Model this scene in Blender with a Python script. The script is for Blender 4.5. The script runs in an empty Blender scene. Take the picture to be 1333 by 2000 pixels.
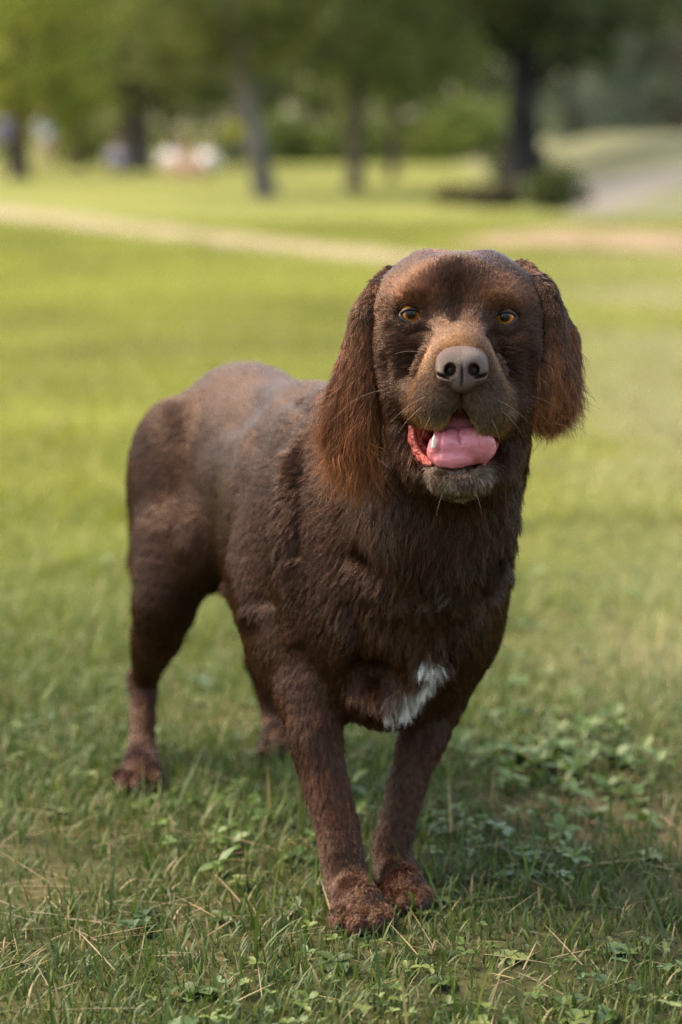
import bpy, math, random
import numpy as np
from mathutils import Vector

S = bpy.context.scene
R = math.radians
rng = np.random.default_rng(7)
random.seed(7)

# ------------------------------------------------------------------ camera
CAM_H, FPX, PITCH = 0.80, 4330.0, 9.44          # metres, focal length in px of a 2000 px high frame, degrees
cam_d = bpy.data.cameras.new('camera')
cam = bpy.data.objects.new('camera', cam_d)
S.collection.objects.link(cam)
cam.location = (0, 0, CAM_H)
cam.rotation_euler = (R(90 - PITCH), 0, 0)
cam_d.sensor_fit = 'VERTICAL'
cam_d.sensor_height = 36.0
cam_d.sensor_width = 24.0
cam_d.lens = FPX / 2000.0 * 36.0
cam_d.clip_start = 0.05
cam_d.clip_end = 600
cam_d.dof.use_dof = True
cam_d.dof.focus_distance = 2.16
cam_d.dof.aperture_fstop = 3.0
S.camera = cam
S.render.resolution_x, S.render.resolution_y = 682, 1024

# ------------------------------------------------------------------ world, sun, exposure
SUN_EL, SUN_AZ = 54.0, 288.0      # azimuth measured clockwise from +Y
w = bpy.data.worlds.new('World')
S.world = w
w.use_nodes = True
nt = w.node_tree
nt.nodes.clear()
o_ = nt.nodes.new('ShaderNodeOutputWorld')
b_ = nt.nodes.new('ShaderNodeBackground')
s_ = nt.nodes.new('ShaderNodeTexSky')
s_.sky_type = 'NISHITA'
s_.sun_disc = False
s_.sun_elevation = R(SUN_EL)
s_.sun_rotation = R(SUN_AZ)
s_.air_density = 1.0
s_.dust_density = 3.0
s_.ozone_density = 1.0
b_.inputs['Strength'].default_value = 0.15
nt.links.new(s_.outputs[0], b_.inputs[0])
nt.links.new(b_.outputs[0], o_.inputs[0])
sd = bpy.data.lights.new('sun', 'SUN')
sd.energy = 1.1
sd.angle = R(40)
sd.color = (1.0, 0.93, 0.82)
sun = bpy.data.objects.new('sun', sd)
S.collection.objects.link(sun)
sdir = Vector((math.sin(R(SUN_AZ)) * math.cos(R(SUN_EL)), math.cos(R(SUN_AZ)) * math.cos(R(SUN_EL)), math.sin(R(SUN_EL))))
sun.rotation_euler = sdir.to_track_quat('Z', 'Y').to_euler()
S.view_settings.view_transform = 'Standard'
S.view_settings.look = 'None'
S.view_settings.gamma = 1
S.view_settings.exposure = 2.22
S.view_settings.use_white_balance = True
S.view_settings.white_balance_temperature = 7700
S.cycles.use_adaptive_sampling = False
S.cycles.max_bounces = 8
S.cycles.diffuse_bounces = 3
S.cycles.glossy_bounces = 3
S.cycles.transmission_bounces = 6
S.cycles.transparent_max_bounces = 8
S.cycles.sample_clamp_indirect = 4
S.cycles.use_denoising = True
S.cycles.denoising_prefilter = 'NONE'

# ------------------------------------------------------------------ helpers
_cp, _sp = math.cos(R(PITCH)), math.sin(R(PITCH))
def ray(px, py):
    """direction of the photo pixel (1333 x 2000), scaled so that its Y component is 1"""
    x, y = (px - 666.5) / FPX, -(py - 1000.0) / FPX
    d = np.array([x, _cp + y * _sp, -_sp + y * _cp])
    return d / d[1]
def at(px, py, Y):
    d = ray(px, py)
    return np.array([d[0] * Y, Y, CAM_H + d[2] * Y])
def on_ground(px, py):
    d = ray(px, py)
    return at(px, py, -CAM_H / d[2])

def project(V):
    """world points -> photo pixels (used to check where a thing falls)"""
    q = np.asarray(V) - np.array([0, 0, CAM_H])
    dz = q[..., 1] * _cp - q[..., 2] * _sp; up = q[..., 1] * _sp + q[..., 2] * _cp
    return np.stack([666.5 + FPX * q[..., 0] / dz, 1000 - FPX * up / dz], -1)

def link(o, parent=None):
    S.collection.objects.link(o)
    if parent is not None:
        o.parent = parent
        o.matrix_parent_inverse = parent.matrix_world.inverted()
    return o
def tag(o, label=None, cat=None, group=None, kind=None):
    if label: o['label'] = label
    if cat: o['category'] = cat
    if group: o['group'] = group
    if kind: o['kind'] = kind
    return o
def mesh_np(name, verts, faces, mat=None, parent=None, smooth=True):
    """verts (n,3), faces (m,3) or (m,4) arrays -> one mesh object"""
    me = bpy.data.meshes.new(name)
    verts = np.asarray(verts, np.float32); faces = np.asarray(faces, np.int32)
    k = faces.shape[1]
    me.vertices.add(len(verts)); me.vertices.foreach_set('co', verts.ravel())
    me.loops.add(faces.size); me.loops.foreach_set('vertex_index', faces.ravel())
    me.polygons.add(len(faces))
    me.polygons.foreach_set('loop_start', np.arange(0, faces.size, k, dtype=np.int32))
    me.polygons.foreach_set('loop_total', np.full(len(faces), k, np.int32))
    me.update(calc_edges=True)
    me.validate()
    me.polygons.foreach_set('use_smooth', np.full(len(me.polygons), smooth))
    o = bpy.data.objects.new(name, me)
    if mat: me.materials.append(mat)
    return link(o, parent)
def attr_color(me, name, col, domain='POINT'):
    a = me.attributes.new(name, 'FLOAT_COLOR', domain)
    c = np.ones((len(col), 4), np.float32); c[:, :3] = col
    a.data.foreach_set('color', c.ravel())
def unit(v):
    return v / np.maximum(np.linalg.norm(v, axis=-1, keepdims=True), 1e-9)

# value noise in numpy (smooth, used for shapes and colour variation that belongs to the thing)
_NT = np.random.default_rng(3).random((32, 32, 32)).astype(np.float32)
def vnoise(p, scale):
    q = np.asarray(p) * scale
    i = np.floor(q).astype(int); f = q - i
    f = f * f * (3 - 2 * f)
    out = 0
    for dx in (0, 1):
        for dy in (0, 1):
            for dz in (0, 1):
                wgt = (f[..., 0] if dx else 1 - f[..., 0]) * (f[..., 1] if dy else 1 - f[..., 1]) * (f[..., 2] if dz else 1 - f[..., 2])
                out = out + wgt * _NT[(i[..., 0] + dx) % 32, (i[..., 1] + dy) % 32, (i[..., 2] + dz) % 32]
    return out * 2 - 1

# ---- materials
def mat_new(name):
    m = bpy.data.materials.new(name); m.use_nodes = True
    return m, m.node_tree, m.node_tree.nodes['Principled BSDF']
def nd(nt, t, **kw):
    n = nt.nodes.new(t)
    for k, v in kw.items():
        if k in n.inputs: n.inputs[k].default_value = v
        else: setattr(n, k, v)
    return n
def mat_noise(name, c1, c2, scale=20, rough=0.6, bump=0.0, detail=4, bscale=None, spec=0.5):
    m, nt, bs = mat_new(name)
    tc = nd(nt, 'ShaderNodeTexCoord')
    nz = nd(nt, 'ShaderNodeTexNoise', Scale=scale, Detail=detail)
    nt.links.new(tc.outputs['Object'], nz.inputs['Vector'])
    mx = nd(nt, 'ShaderNodeMix', data_type='RGBA')
    mx.inputs[6].default_value = (*c1, 1); mx.inputs[7].default_value = (*c2, 1)
    rp = nd(nt, 'ShaderNodeMapRange'); rp.inputs[1].default_value = .35; rp.inputs[2].default_value = .65
    nt.links.new(nz.outputs[0], rp.inputs[0]); nt.links.new(rp.outputs[0], mx.inputs[0])
    nt.links.new(mx.outputs[2], bs.inputs['Base Color'])
    bs.inputs['Roughness'].default_value = rough
    bs.inputs['Specular IOR Level'].default_value = spec
    if bump:
        n2 = nd(nt, 'ShaderNodeTexNoise', Scale=bscale or scale * 3, Detail=5)
        nt.links.new(tc.outputs['Object'], n2.inputs['Vector'])
        bp = nd(nt, 'ShaderNodeBump', Strength=bump, Distance=0.01)
        nt.links.new(n2.outputs[0], bp.inputs['Height']); nt.links.new(bp.outputs[0], bs.inputs['Normal'])
    return m
def mat_attr(name, attr='col', rough=0.6, spec=0.4, trans=0.0):
    """colour comes from a per-vertex attribute holding the thing's own (unlit) colour"""
    m, nt, bs = mat_new(name)
    a = nd(nt, 'ShaderNodeAttribute', attribute_name=attr)
    nt.links.new(a.outputs['Color'], bs.inputs['Base Color'])
    bs.inputs['Roughness'].default_value = rough
    bs.inputs['Specular IOR Level'].default_value = spec
    if trans:
        tr = nd(nt, 'ShaderNodeBsdfTranslucent'); mx = nd(nt, 'ShaderNodeMixShader'); mx.inputs[0].default_value = trans
        nt.links.new(a.outputs['Color'], tr.inputs['Color'])
        nt.links.new(bs.outputs[0], mx.inputs[1]); nt.links.new(tr.outputs[0], mx.inputs[2])
        nt.links.new(mx.outputs[0], nt.nodes['Material Output'].inputs['Surface'])
    return m

# ---- implicit surfaces: signed distances blended smoothly, meshed by surface nets
def d_ell(P, c, r, M=None):
    q = P - c
    if M is not None: q = q @ M.T
    r = np.asarray(r, np.float32)
    k0 = np.sqrt(((q / r) ** 2).sum(-1)); k1 = np.sqrt(((q / (r * r)) ** 2).sum(-1))
    return k0 * (k0 - 1) / np.maximum(k1, 1e-6)
def d_cap(P, a, b, ra, rb):
    ab = b - a; L2 = max(float(ab @ ab), 1e-12)
    t = np.clip(((P - a) @ ab) / L2, 0, 1)
    q = P - a - t[..., None] * ab
    return np.sqrt((q * q).sum(-1)) - (ra + (rb - ra) * t)
def spline(P, Rr, sub):
    Q = np.concatenate([[2 * P[0] - P[1]], P, [2 * P[-1] - P[-2]]]); r = np.concatenate([[Rr[0]], Rr, [Rr[-1]]])
    oP, oR = [], []
    for i in range(1, len(Q) - 2):
        for t in np.linspace(0, 1, sub, endpoint=False):
            c = np.array([-t ** 3 + 2 * t * t - t, 3 * t ** 3 - 5 * t * t + 2, -3 * t ** 3 + 4 * t * t + t, t ** 3 - t * t]) / 2
            oP.append(c @ Q[i - 1:i + 3]); oR.append(r[i] + (r[i + 1] - r[i]) * (t * t * (3 - 2 * t)))
    oP.append(P[-1]); oR.append(Rr[-1])
    return np.array(oP), np.array(oR)
def rotm(ax=0, ay=0, az=0):
    from mathutils import Euler
    return np.array(Euler((R(ax), R(ay), R(az))).to_matrix(), np.float32).T    # world -> local rows
class Blob:
    """a list of smooth-blended primitives; each carries the lie of the coat for the fur that grows on it"""
    def __init__(s): s.ops = []
    def ell(s, c, r, k=.02, M=None, op='u', flow=None, fl=None):
        c = np.asarray(c, np.float32); m = max(r)
        s.ops.append(dict(f=lambda P: d_ell(P, c, r, M), lo=c - m, hi=c + m, k=k, op=op, flow=flow, fl=fl)); return s
    def cap(s, a, b, ra, rb, k=.02, op='u', flow=None, fl=None):
        a = np.asarray(a, np.float32); b = np.asarray(b, np.float32); m = max(ra, rb)
        s.ops.append(dict(f=lambda P: d_cap(P, a, b, ra, rb), lo=np.minimum(a, b) - m, hi=np.maximum(a, b) + m, k=k, op=op,
                          flow=flow if flow is not None else unit(b - a), fl=fl)); return s
    def chain(s, pts, rad, k=.015, op='u', fl=None, flow=None, sub=5):
        """one tapering limb through the points (Catmull-Rom), blended as a single primitive"""
        P_, R_ = spline(np.array(pts, float), np.array(rad, float), sub)
        P_ = P_.astype(np.float32)
        def f(P):
            d = d_cap(P, P_[0], P_[1], R_[0], R_[1])
            for i in range(1, len(P_) - 1): d = np.minimum(d, d_cap(P, P_[i], P_[i + 1], R_[i], R_[i + 1]))
            return d
        tg = unit(np.gradient(P_, axis=0))
        def fw(V):
            i = np.argmin(((V[:, None, :] - P_[None]) ** 2).sum(-1), 1); return tg[i].astype(float)
        s.ops.append(dict(f=f, lo=(P_ - R_[:, None]).min(0), hi=(P_ + R_[:, None]).max(0), k=k, op=op, flow=flow if flow is not None else fw, fl=fl))
        return s
    def bounds(s):
        u = [o for o in s.ops if o['op'] == 'u']
        return np.min([o['lo'] for o in u], 0) - .012, np.max([o['hi'] for o in u], 0) + .012
    def grid(s, lo, hi, h):
        n = np.ceil((hi - lo) / h).astype(int) + 1
        ax = [(lo[i] + h * np.arange(n[i])).astype(np.float32) for i in range(3)]
        D = np.full(n, .08, np.float32)
        for o in s.ops:
            m = .02 + o['k']
            i0 = np.clip(np.floor((o['lo'] - m - lo) / h).astype(int), 0, n); i1 = np.clip(np.ceil((o['hi'] + m - lo) / h).astype(int) + 1, 0, n)
            if (i1 <= i0).any(): continue
            sl = tuple(slice(i0[j], i1[j]) for j in range(3))
            P = np.stack(np.meshgrid(*(ax[j][sl[j]] for j in range(3)), indexing='ij'), -1)
            d = o['f'](P).astype(np.float32); cur = D[sl]; k = max(o['k'], 1e-5)
            if o['op'] == 'u':
                hh = np.clip(k - np.abs(cur - d), 0, None) / k
                D[sl] = np.minimum(cur, d) - hh * hh * k * .25
            else:
                hh = np.clip(k - np.abs(cur + d), 0, None) / k
                D[sl] = np.maximum(cur, -d) + hh * hh * k * .25
        return D, ax
    def mesh(s, h, lo=None, hi=None):
        if lo is None: lo, hi = s.bounds()
        D, ax = s.grid(np.asarray(lo, float), np.asarray(hi, float), h)
        return surface_nets(D, np.array([a[0] for a in ax]), h)
    def coat(s, V):
        """per vertex: lie direction and hair length, blended from the nearest primitives"""
        ds, fs, ls = [], [], []
        for o in s.ops:
            if o['op'] != 'u' or o['flow'] is None or o['fl'] is None: continue
            ds.append(o['f'](V.astype(np.float32)))
            fs.append(o['flow'](V) if callable(o['flow']) else np.broadcast_to(np.asarray(o['flow'], float), V.shape)); ls.append(o['fl'])
        ds = np.array(ds); wg = np.exp(-np.clip(ds - ds.min(0), 0, .2) / .026)
        wg /= wg.sum(0)
        F = (wg[..., None] * np.array(fs)).sum(0); L = (wg * np.array(ls)[:, None]).sum(0)
        return unit(F), L
def surface_nets(D, org, h):
    sg = D < 0
    n = D.shape
    c = [sg[i:n[0] - 1 + i, j:n[1] - 1 + j, k:n[2] - 1 + k] for i in (0, 1) for j in (0, 1) for k in (0, 1)]
    cnt = sum(x.astype(np.int8) for x in c)
    act = np.argwhere((cnt > 0) & (cnt < 8))
    idx = np.full(cnt.shape, -1, np.int32); idx[tuple(act.T)] = np.arange(len(act))
    vals = {}
    for i in (0, 1):
        for j in (0, 1):
            for k in (0, 1): vals[i, j, k] = D[act[:, 0] + i, act[:, 1] + j, act[:, 2] + k]
    acc = np.zeros((len(act), 3)); num = np.zeros(len(act))
    for a in vals:
        for ax in range(3):
            if a[ax] == 0:
                b = list(a); b[ax] = 1; b = tuple(b)
                va, vb = vals[a], vals[b]; m = (va < 0) != (vb < 0)
                t = np.where(m, va / np.where(m, va - vb, 1), 0)
                p = np.tile(np.array(a, float), (len(act), 1)); p[:, ax] = t
                acc += p * m[:, None]; num += m
    V = org + h * (act + acc / num[:, None])
    F = []
    for ax in range(3):
        s0 = [slice(None)] * 3; s1 = [slice(None)] * 3; s0[ax] = slice(0, -1); s1[ax] = slice(1, None)
        A, B = sg[tuple(s0)], sg[tuple(s1)]
        e = np.argwhere(A != B)
        o1, o2 = (ax + 1) % 3, (ax + 2) % 3
        ok = (e[:, o1] > 0) & (e[:, o2] > 0) & (e[:, o1] < n[o1] - 1) & (e[:, o2] < n[o2] - 1)
        e = e[ok]; flip = A[tuple(e.T)]
        q = []
        for du, dv in ((-1, -1), (0, -1), (0, 0), (-1, 0)):
            t = e.copy(); t[:, o1] += du; t[:, o2] += dv; q.append(idx[tuple(t.T)])
        q = np.stack(q, 1); q[~flip] = q[~flip][:, ::-1]
        F.append(q)
    F = np.concatenate(F)
    return V, F[(F >= 0).all(1)]
def vnormals(V, F):
    a = V[F[:, 2]] - V[F[:, 0]]; b = V[F[:, 3 if F.shape[1] == 4 else 1]] - V[F[:, 1 if F.shape[1] == 4 else 0]]
    fn = np.cross(a, b) if F.shape[1] == 4 else np.cross(V[F[:, 1]] - V[F[:, 0]], V[F[:, 2]] - V[F[:, 0]])
    N = np.zeros_like(V)
    for k in range(F.shape[1]): np.add.at(N, F[:, k], fn)
    return unit(N)
def blob_obj(blob, name, h, mat, parent):
    V, F = blob.mesh(h)
    return mesh_np(name, V, F, mat, parent), V, F
# =================================================================== the park
def sstep(x, a, b):
    t = np.clip((x - a) / (b - a), 0, 1); return t * t * (3 - 2 * t)
def height(x, y):
    x = np.asarray(x, float); y = np.asarray(y, float)
    h = 1.02 * sstep(x - .03 * y, 1.2, 5.5) * sstep(y, 24, 50)                       # the bank on the right
    p = np.stack([x, y, 0 * x], -1)
    h = h + .010 * vnoise(p, .9) * sstep(y, 3, 6) + .006 * vnoise(p, 3.1) + .05 * vnoise(p, .15) * sstep(y, 8, 20)
    return h + 2.0 * sstep(y, 120, 200)
def drop(px, py):            # where the line of sight through a photo pixel meets the terrain
    d = ray(px, py); o = np.array([0, 0, CAM_H]); last = None
    for Y in np.concatenate([np.arange(1.2, 12, .02), np.arange(12, 70, .1), np.arange(70, 220, .5)]):
        p = o + d * Y
        if p[2] <= height(p[0], p[1]): return np.array([p[0], p[1], float(height(p[0], p[1]))])
    return on_ground(px, py)
def ground_mat():
    m, nt, bs = mat_new('lawn_soil')
    tc = nd(nt, 'ShaderNodeTexCoord'); V_ = tc.outputs['Object']
    def noise(sc, det=5, dist=0):
        n = nd(nt, 'ShaderNodeTexNoise', Scale=sc, Detail=det, Distortion=dist); nt.links.new(V_, n.inputs['Vector']); return n.outputs[0]
    def ramp(src, a, b):
        r_ = nd(nt, 'ShaderNodeMapRange'); r_.inputs[1].default_value = a; r_.inputs[2].default_value = b; nt.links.new(src, r_.inputs[0]); return r_.outputs[0]
    def mix(f, a, b):
        x = nd(nt, 'ShaderNodeMix', data_type='RGBA'); nt.links.new(f, x.inputs[0])
        for i, c in ((6, a), (7, b)):
            if isinstance(c, tuple): x.inputs[i].default_value = (*c, 1)
            else: nt.links.new(c, x.inputs[i])
        return x.outputs[2]
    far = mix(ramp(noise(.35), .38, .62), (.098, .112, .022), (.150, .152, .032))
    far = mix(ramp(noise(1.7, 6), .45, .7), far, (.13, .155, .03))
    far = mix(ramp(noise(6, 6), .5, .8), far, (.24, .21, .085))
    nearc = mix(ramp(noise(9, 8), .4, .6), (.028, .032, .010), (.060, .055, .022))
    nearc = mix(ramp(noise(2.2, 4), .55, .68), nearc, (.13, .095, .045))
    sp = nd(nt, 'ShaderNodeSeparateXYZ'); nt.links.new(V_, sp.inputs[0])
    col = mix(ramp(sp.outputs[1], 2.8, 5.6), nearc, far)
    wa = nd(nt, 'ShaderNodeAttribute', attribute_name='worn'); wm = nd(nt, 'ShaderNodeMath', operation='MULTIPLY'); nt.links.new(wa.outputs['Fac'], wm.inputs[0]); nt.links.new(ramp(noise(3.0, 6), .10, .45), wm.inputs[1])
    col = mix(wm.outputs[0], col, (.30, .27, .15))
    ba = nd(nt, 'ShaderNodeAttribute', attribute_name='bank'); col = mix(ba.outputs['Fac'], col, (.118, .118, .066))
    nt.links.new(col, bs.inputs['Base Color']); bs.inputs['Roughness'].default_value = .95; bs.inputs['Specular IOR Level'].default_value = .1
    bp = nd(nt, 'ShaderNodeBump', Strength=.8, Distance=.03); nt.links.new(noise(14, 8), bp.inputs['Height']); nt.links.new(bp.outputs[0], bs.inputs['Normal'])
    return m
def sheet(name, xs, ys, zf, mat):
    X, Y = np.meshgrid(xs, ys); Z = zf(X, Y); V = np.stack([X, Y, Z], -1).reshape(-1, 3)
    n, k = X.shape; I = np.arange(n * k).reshape(n, k)
    F = np.stack([I[:-1, :-1], I[:-1, 1:], I[1:, 1:], I[1:, :-1]], -1).reshape(-1, 4)
    return mesh_np(name, V, F, mat)
def warp(a, b, n, p): t = np.linspace(-1, 1, n); return (a + b) / 2 + (b - a) / 2 * np.sign(t) * np.abs(t) ** p
ys = np.concatenate([np.linspace(-12, 0, 13), np.linspace(.2, 8, 120), np.linspace(8.2, 30, 90), np.linspace(31, 90, 70), np.linspace(93, 260, 40)])
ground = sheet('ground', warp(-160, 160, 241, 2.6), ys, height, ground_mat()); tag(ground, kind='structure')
def worn(P):
    """ground worn pale by feet: right of the dog, widening towards the path"""
    x, y = P[..., 0], P[..., 1]
    return sstep(x / y, .045, .15) * (1 - sstep(x / y, .2, .32)) * sstep(y, 2.3, 5) * (1 - sstep(y, 17, 20)) * np.clip(.75 + .7 * vnoise(P, .8) + .4 * vnoise(P, 3), 0, 1)
gv = np.empty(len(ground.data.vertices) * 3, np.float32); ground.data.vertices.foreach_get('co', gv); gv = gv.reshape(-1, 3)
for nm, val in (('worn', worn(gv)), ('bank', sstep(gv[:, 0] - .03 * gv[:, 1], 1.2, 2.6) * sstep(gv[:, 1], 18, 25) * .9)):
    a_ = ground.data.attributes.new(nm, 'FLOAT', 'POINT'); a_.data.foreach_set('value', np.nan_to_num(val).astype(np.float32))
STRIPS = []
def on_path(P):
    q = project(P); m = np.zeros(len(P), bool)
    for top, bot in STRIPS:
        t = np.array(top, float); b = np.array(bot, float)
        w_ = 5 * vnoise(P, 2.5) + 3 * vnoise(P, 9)
        m |= (q[:, 1] > np.interp(q[:, 0], t[:, 0], t[:, 1]) + w_) & (q[:, 1] < np.interp(q[:, 0], b[:, 0], b[:, 1]) + w_ - 2) & (q[:, 0] > t[0, 0]) & (q[:, 0] < t[-1, 0])
    return m & (rng.random(len(P)) < .85)
def ribbon(name, top, bot, mat, dz=.006, n=60, wob=.06):
    """a strip of ground between two photo edges, draped over the terrain with a ragged border"""
    STRIPS.append((top, bot))
    def res(e):
        e = np.array(e, float); s = np.linspace(0, len(e) - 1, n); i = np.minimum(s.astype(int), len(e) - 2); f = (s - i)[:, None]
        return e[i] * (1 - f) + e[i + 1] * f
    a = np.array([drop(*p) for p in res(top)]); b = np.array([drop(*p) for p in res(bot)])
    m_ = 9; rows = []
    for j in range(m_):
        t = j / (m_ - 1); p = a * (1 - t) + b * t
        w_ = vnoise(p, 1.6)[:, None] * unit(b - a) * wob * np.linalg.norm(b - a, axis=1, keepdims=True)
        p = p + w_ * (1 if j in (0, m_ - 1) else .3)
        p[:, 2] = height(p[:, 0], p[:, 1]) + (dz if 0 < j < m_ - 1 else -.01) + .012 * (0 < j < m_ - 1); rows.append(p)
    V = np.stack(rows, 1).reshape(-1, 3); I = np.arange(n * m_).reshape(n, m_)
    F = np.stack([I[:-1, :-1], I[:-1, 1:], I[1:, 1:], I[1:, :-1]], -1).reshape(-1, 4)
    o = mesh_np(name, V, F, mat)
    return tag(o, kind='structure')
path_m = mat_noise('sandy_path', (.20, .158, .098), (.27, .218, .138), 3, .95, .6, 6, 30, .1)
ribbon('path', [(-260, 384), (0, 403), (200, 427), (400, 451), (600, 474), (750, 489), (900, 508), (1020, 526)],
       [(-260, 402), (0, 427), (200, 456), (400, 481), (600, 505), (750, 519), (900, 534), (1020, 540)], path_m)
dirt_m = mat_noise('bare_dirt', (.17, .115, .075), (.24, .165, .11), 2, .95, .6, 6, 20, .1)
ribbon('dirt_track', [(860, 482), (980, 456), (1100, 446), (1230, 450), (1333, 452), (1480, 458)], [(862, 488), (980, 488), (1100, 492), (1230, 498), (1333, 504), (1480, 515)], dirt_m)
road_m = mat_noise('grey_track', (.13, .118, .095), (.18, .16, .125), 1.5, .95, .4, 5, 12, .1)
ribbon('road', [(1075, 352), (1150, 345), (1240, 335), (1333, 322), (1480, 310)], [(1120, 425), (1170, 425), (1250, 400), (1333, 362), (1480, 330)], road_m, n=40)

# ---- grass: blades, small leaves and straw around the dog, thinning out with distance
def view_scatter(n, y0, y1, marg=.35, pw=1.0, sl=.165):
    y = y0 + (y1 - y0) * rng.random(n) ** pw
    wgt = (sl * y + marg) / (sl * y1 + marg); keep = rng.random(n) < wgt; y = y[keep]
    x = (rng.random(len(y)) * 2 - 1) * (sl * y + marg)
    P_ = np.stack([x, y, height(x, y)], 1)
    return P_[~on_path(P_)] if y1 > 5 else P_
def blades(P, L, W, lean, colr, k=3, bend=1.0, az=None):
    n = len(P); az = rng.random(n) * 6.283 if az is None else az
    d = np.stack([np.cos(az), np.sin(az), 0 * az], 1); s = np.stack([-np.sin(az), np.cos(az), 0 * az], 1)
    tw = rng.normal(0, .5, n); s = s + np.array([0, 0, 1]) * tw[:, None] * .4; s = unit(s)
    rows = []; cur = P.copy() - np.array([0, 0, .004])
    for i in range(k + 1):
        t = i / k
        wv = W * (1 - t ** 1.8) * (.7 + .6 * min(t * 2, 1)) * .5 if i < k else W * .04
        rows += [cur - s * wv[:, None], cur + s * wv[:, None]]
        th = lean * (1 - bend * .5 + bend * t * 1.1)
        cur = cur + (d * np.sin(th)[:, None] + np.array([0, 0, 1]) * np.cos(th)[:, None]) * (L / k)[:, None]
    V = np.stack(rows, 1); m_ = 2 * (k + 1)
    I = np.arange(n)[:, None] * m_
    F = np.concatenate([np.stack([I + 2 * i, I + 2 * i + 1, I + 2 * i + 3, I + 2 * i + 2], -1) for i in range(k)], 1).reshape(-1, 4)
    return V.reshape(-1, 3), F, np.repeat(colr, m_, 0)
def leaf_verts(C, X, Yv, L, W, cup=.25):
    """small leaves: centre-line base C, direction X, width direction Yv"""
    Z = np.cross(X, Yv); n = len(C); pts = []
    for t, w_ in ((0, .05), (.3, .85), (.62, 1.0), (.88, .55), (1, .04)):
        dr = -cup * t * t
        for sgn in (-1, 0, 1):
            pts.append(C + X * (L * t)[:, None] + Yv * (W * .5 * w_ * sgn)[:, None] + Z * (L * (dr + (.10 * w_ if sgn else 0)))[:, None])
    V = np.stack(pts, 1); I = np.arange(n)[:, None] * 15; F = []
    for r_ in range(4):
        for c_ in range(2):
            a = I + r_ * 3 + c_; F.append(np.stack([a, a + 1, a + 4, a + 3], -1))
    return V.reshape(-1, 3), np.concatenate(F, 1).reshape(-1, 4)
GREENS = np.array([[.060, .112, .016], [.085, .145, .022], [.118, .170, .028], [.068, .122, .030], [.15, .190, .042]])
def gcol(P, yel=0.0):
    c = GREENS[rng.integers(0, 5, len(P))] * (.7 + .5 * rng.random((len(P), 1)))
    n1 = vnoise(P, 1.3)[:, None]; c = c * (1 + .35 * n1)
    c = c * (.60 + .40 * sstep(P[:, 1], 2.2, 3.1))[:, None]  # foreground dimming painted into the colour of the nearest blades
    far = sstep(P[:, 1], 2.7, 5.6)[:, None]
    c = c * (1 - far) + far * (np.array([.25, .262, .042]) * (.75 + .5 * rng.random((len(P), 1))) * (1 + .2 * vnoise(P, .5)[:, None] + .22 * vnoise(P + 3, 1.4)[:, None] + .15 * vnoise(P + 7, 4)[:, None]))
    wn = worn(P)[:, None] * .85; c = c * (1 - wn) + wn * np.array([.31, .30, .145]) * (.8 + .4 * rng.random((len(P), 1)))
    dry = rng.random(len(P)) < (.05 + .10 * np.clip(vnoise(P + 5, 2.0), 0, 1)); c[dry] = np.array([.26, .20, .095]) * (.7 + .5 * rng.random((dry.sum(), 1)))
    return c
BARE = [(drop(90, 1700)[:2], .20), (drop(1180, 1600)[:2], .22), (drop(1000, 1930)[:2], .06), (drop(1300, 1290)[:2], .3), (drop(60, 1850)[:2], .08), (drop(400, 1790)[:2], .05)]
def bare(P):
    v = np.zeros(len(P))
    for c, r_ in BARE: v = np.maximum(v, np.exp(-((P[:, 0] - c[0]) ** 2 + ((P[:, 1] - c[1]) * .8) ** 2) / r_ ** 2))
    return v
GV, GF, GC = [], [], []
def add(vfc):
    off = sum(len(v) for v in GV); GV.append(vfc[0]); GF.append(vfc[1] + off); GC.append(vfc[2])
GQ = 1
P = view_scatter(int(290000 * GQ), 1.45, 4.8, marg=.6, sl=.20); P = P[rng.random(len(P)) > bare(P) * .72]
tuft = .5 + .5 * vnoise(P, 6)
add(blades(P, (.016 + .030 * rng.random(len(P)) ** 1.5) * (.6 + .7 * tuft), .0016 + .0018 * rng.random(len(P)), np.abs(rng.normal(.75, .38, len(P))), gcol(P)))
P = view_scatter(int(900 * GQ), 1.45, 4.5)          # taller blades here and there
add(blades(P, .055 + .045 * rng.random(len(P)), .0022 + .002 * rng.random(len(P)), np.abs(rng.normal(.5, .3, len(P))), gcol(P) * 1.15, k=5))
P = view_scatter(int(6500 * GQ), 1.45, 4.5); b_r = bare(P); P = P[rng.random(len(P)) < .25 + b_r]; P[:, 2] += .004 + .014 * rng.random(len(P))      # straw lying about
add(blades(P, .03 + .06 * rng.random(len(P)), .0010 + .0010 * rng.random(len(P)), rng.normal(1.5, .10, len(P)), np.array([.30, .225, .115]) * (.6 + .6 * rng.random((len(P), 1))), k=3, bend=.05))
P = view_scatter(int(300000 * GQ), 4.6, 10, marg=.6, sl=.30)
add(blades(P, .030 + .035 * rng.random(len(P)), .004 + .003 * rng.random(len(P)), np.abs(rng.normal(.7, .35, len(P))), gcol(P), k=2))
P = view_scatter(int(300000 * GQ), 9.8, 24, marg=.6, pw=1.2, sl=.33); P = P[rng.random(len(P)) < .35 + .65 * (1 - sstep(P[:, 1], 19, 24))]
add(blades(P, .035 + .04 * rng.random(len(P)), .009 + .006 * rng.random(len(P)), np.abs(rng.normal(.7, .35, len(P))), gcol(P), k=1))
grass_m = mat_attr('grass_blade', rough=.5, spec=.35, trans=.35)
V = np.concatenate(GV); Fq = np.concatenate(GF); C = np.concatenate(GC)
# nothing grows on the worn paths
grass = mesh_np('grass', V, Fq, grass_m); attr_color(grass.data, 'col', np.clip(C, 0, .6)); tag(grass, 'green lawn grass with straw lying among the blades', 'grass', kind='stuff')
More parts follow.
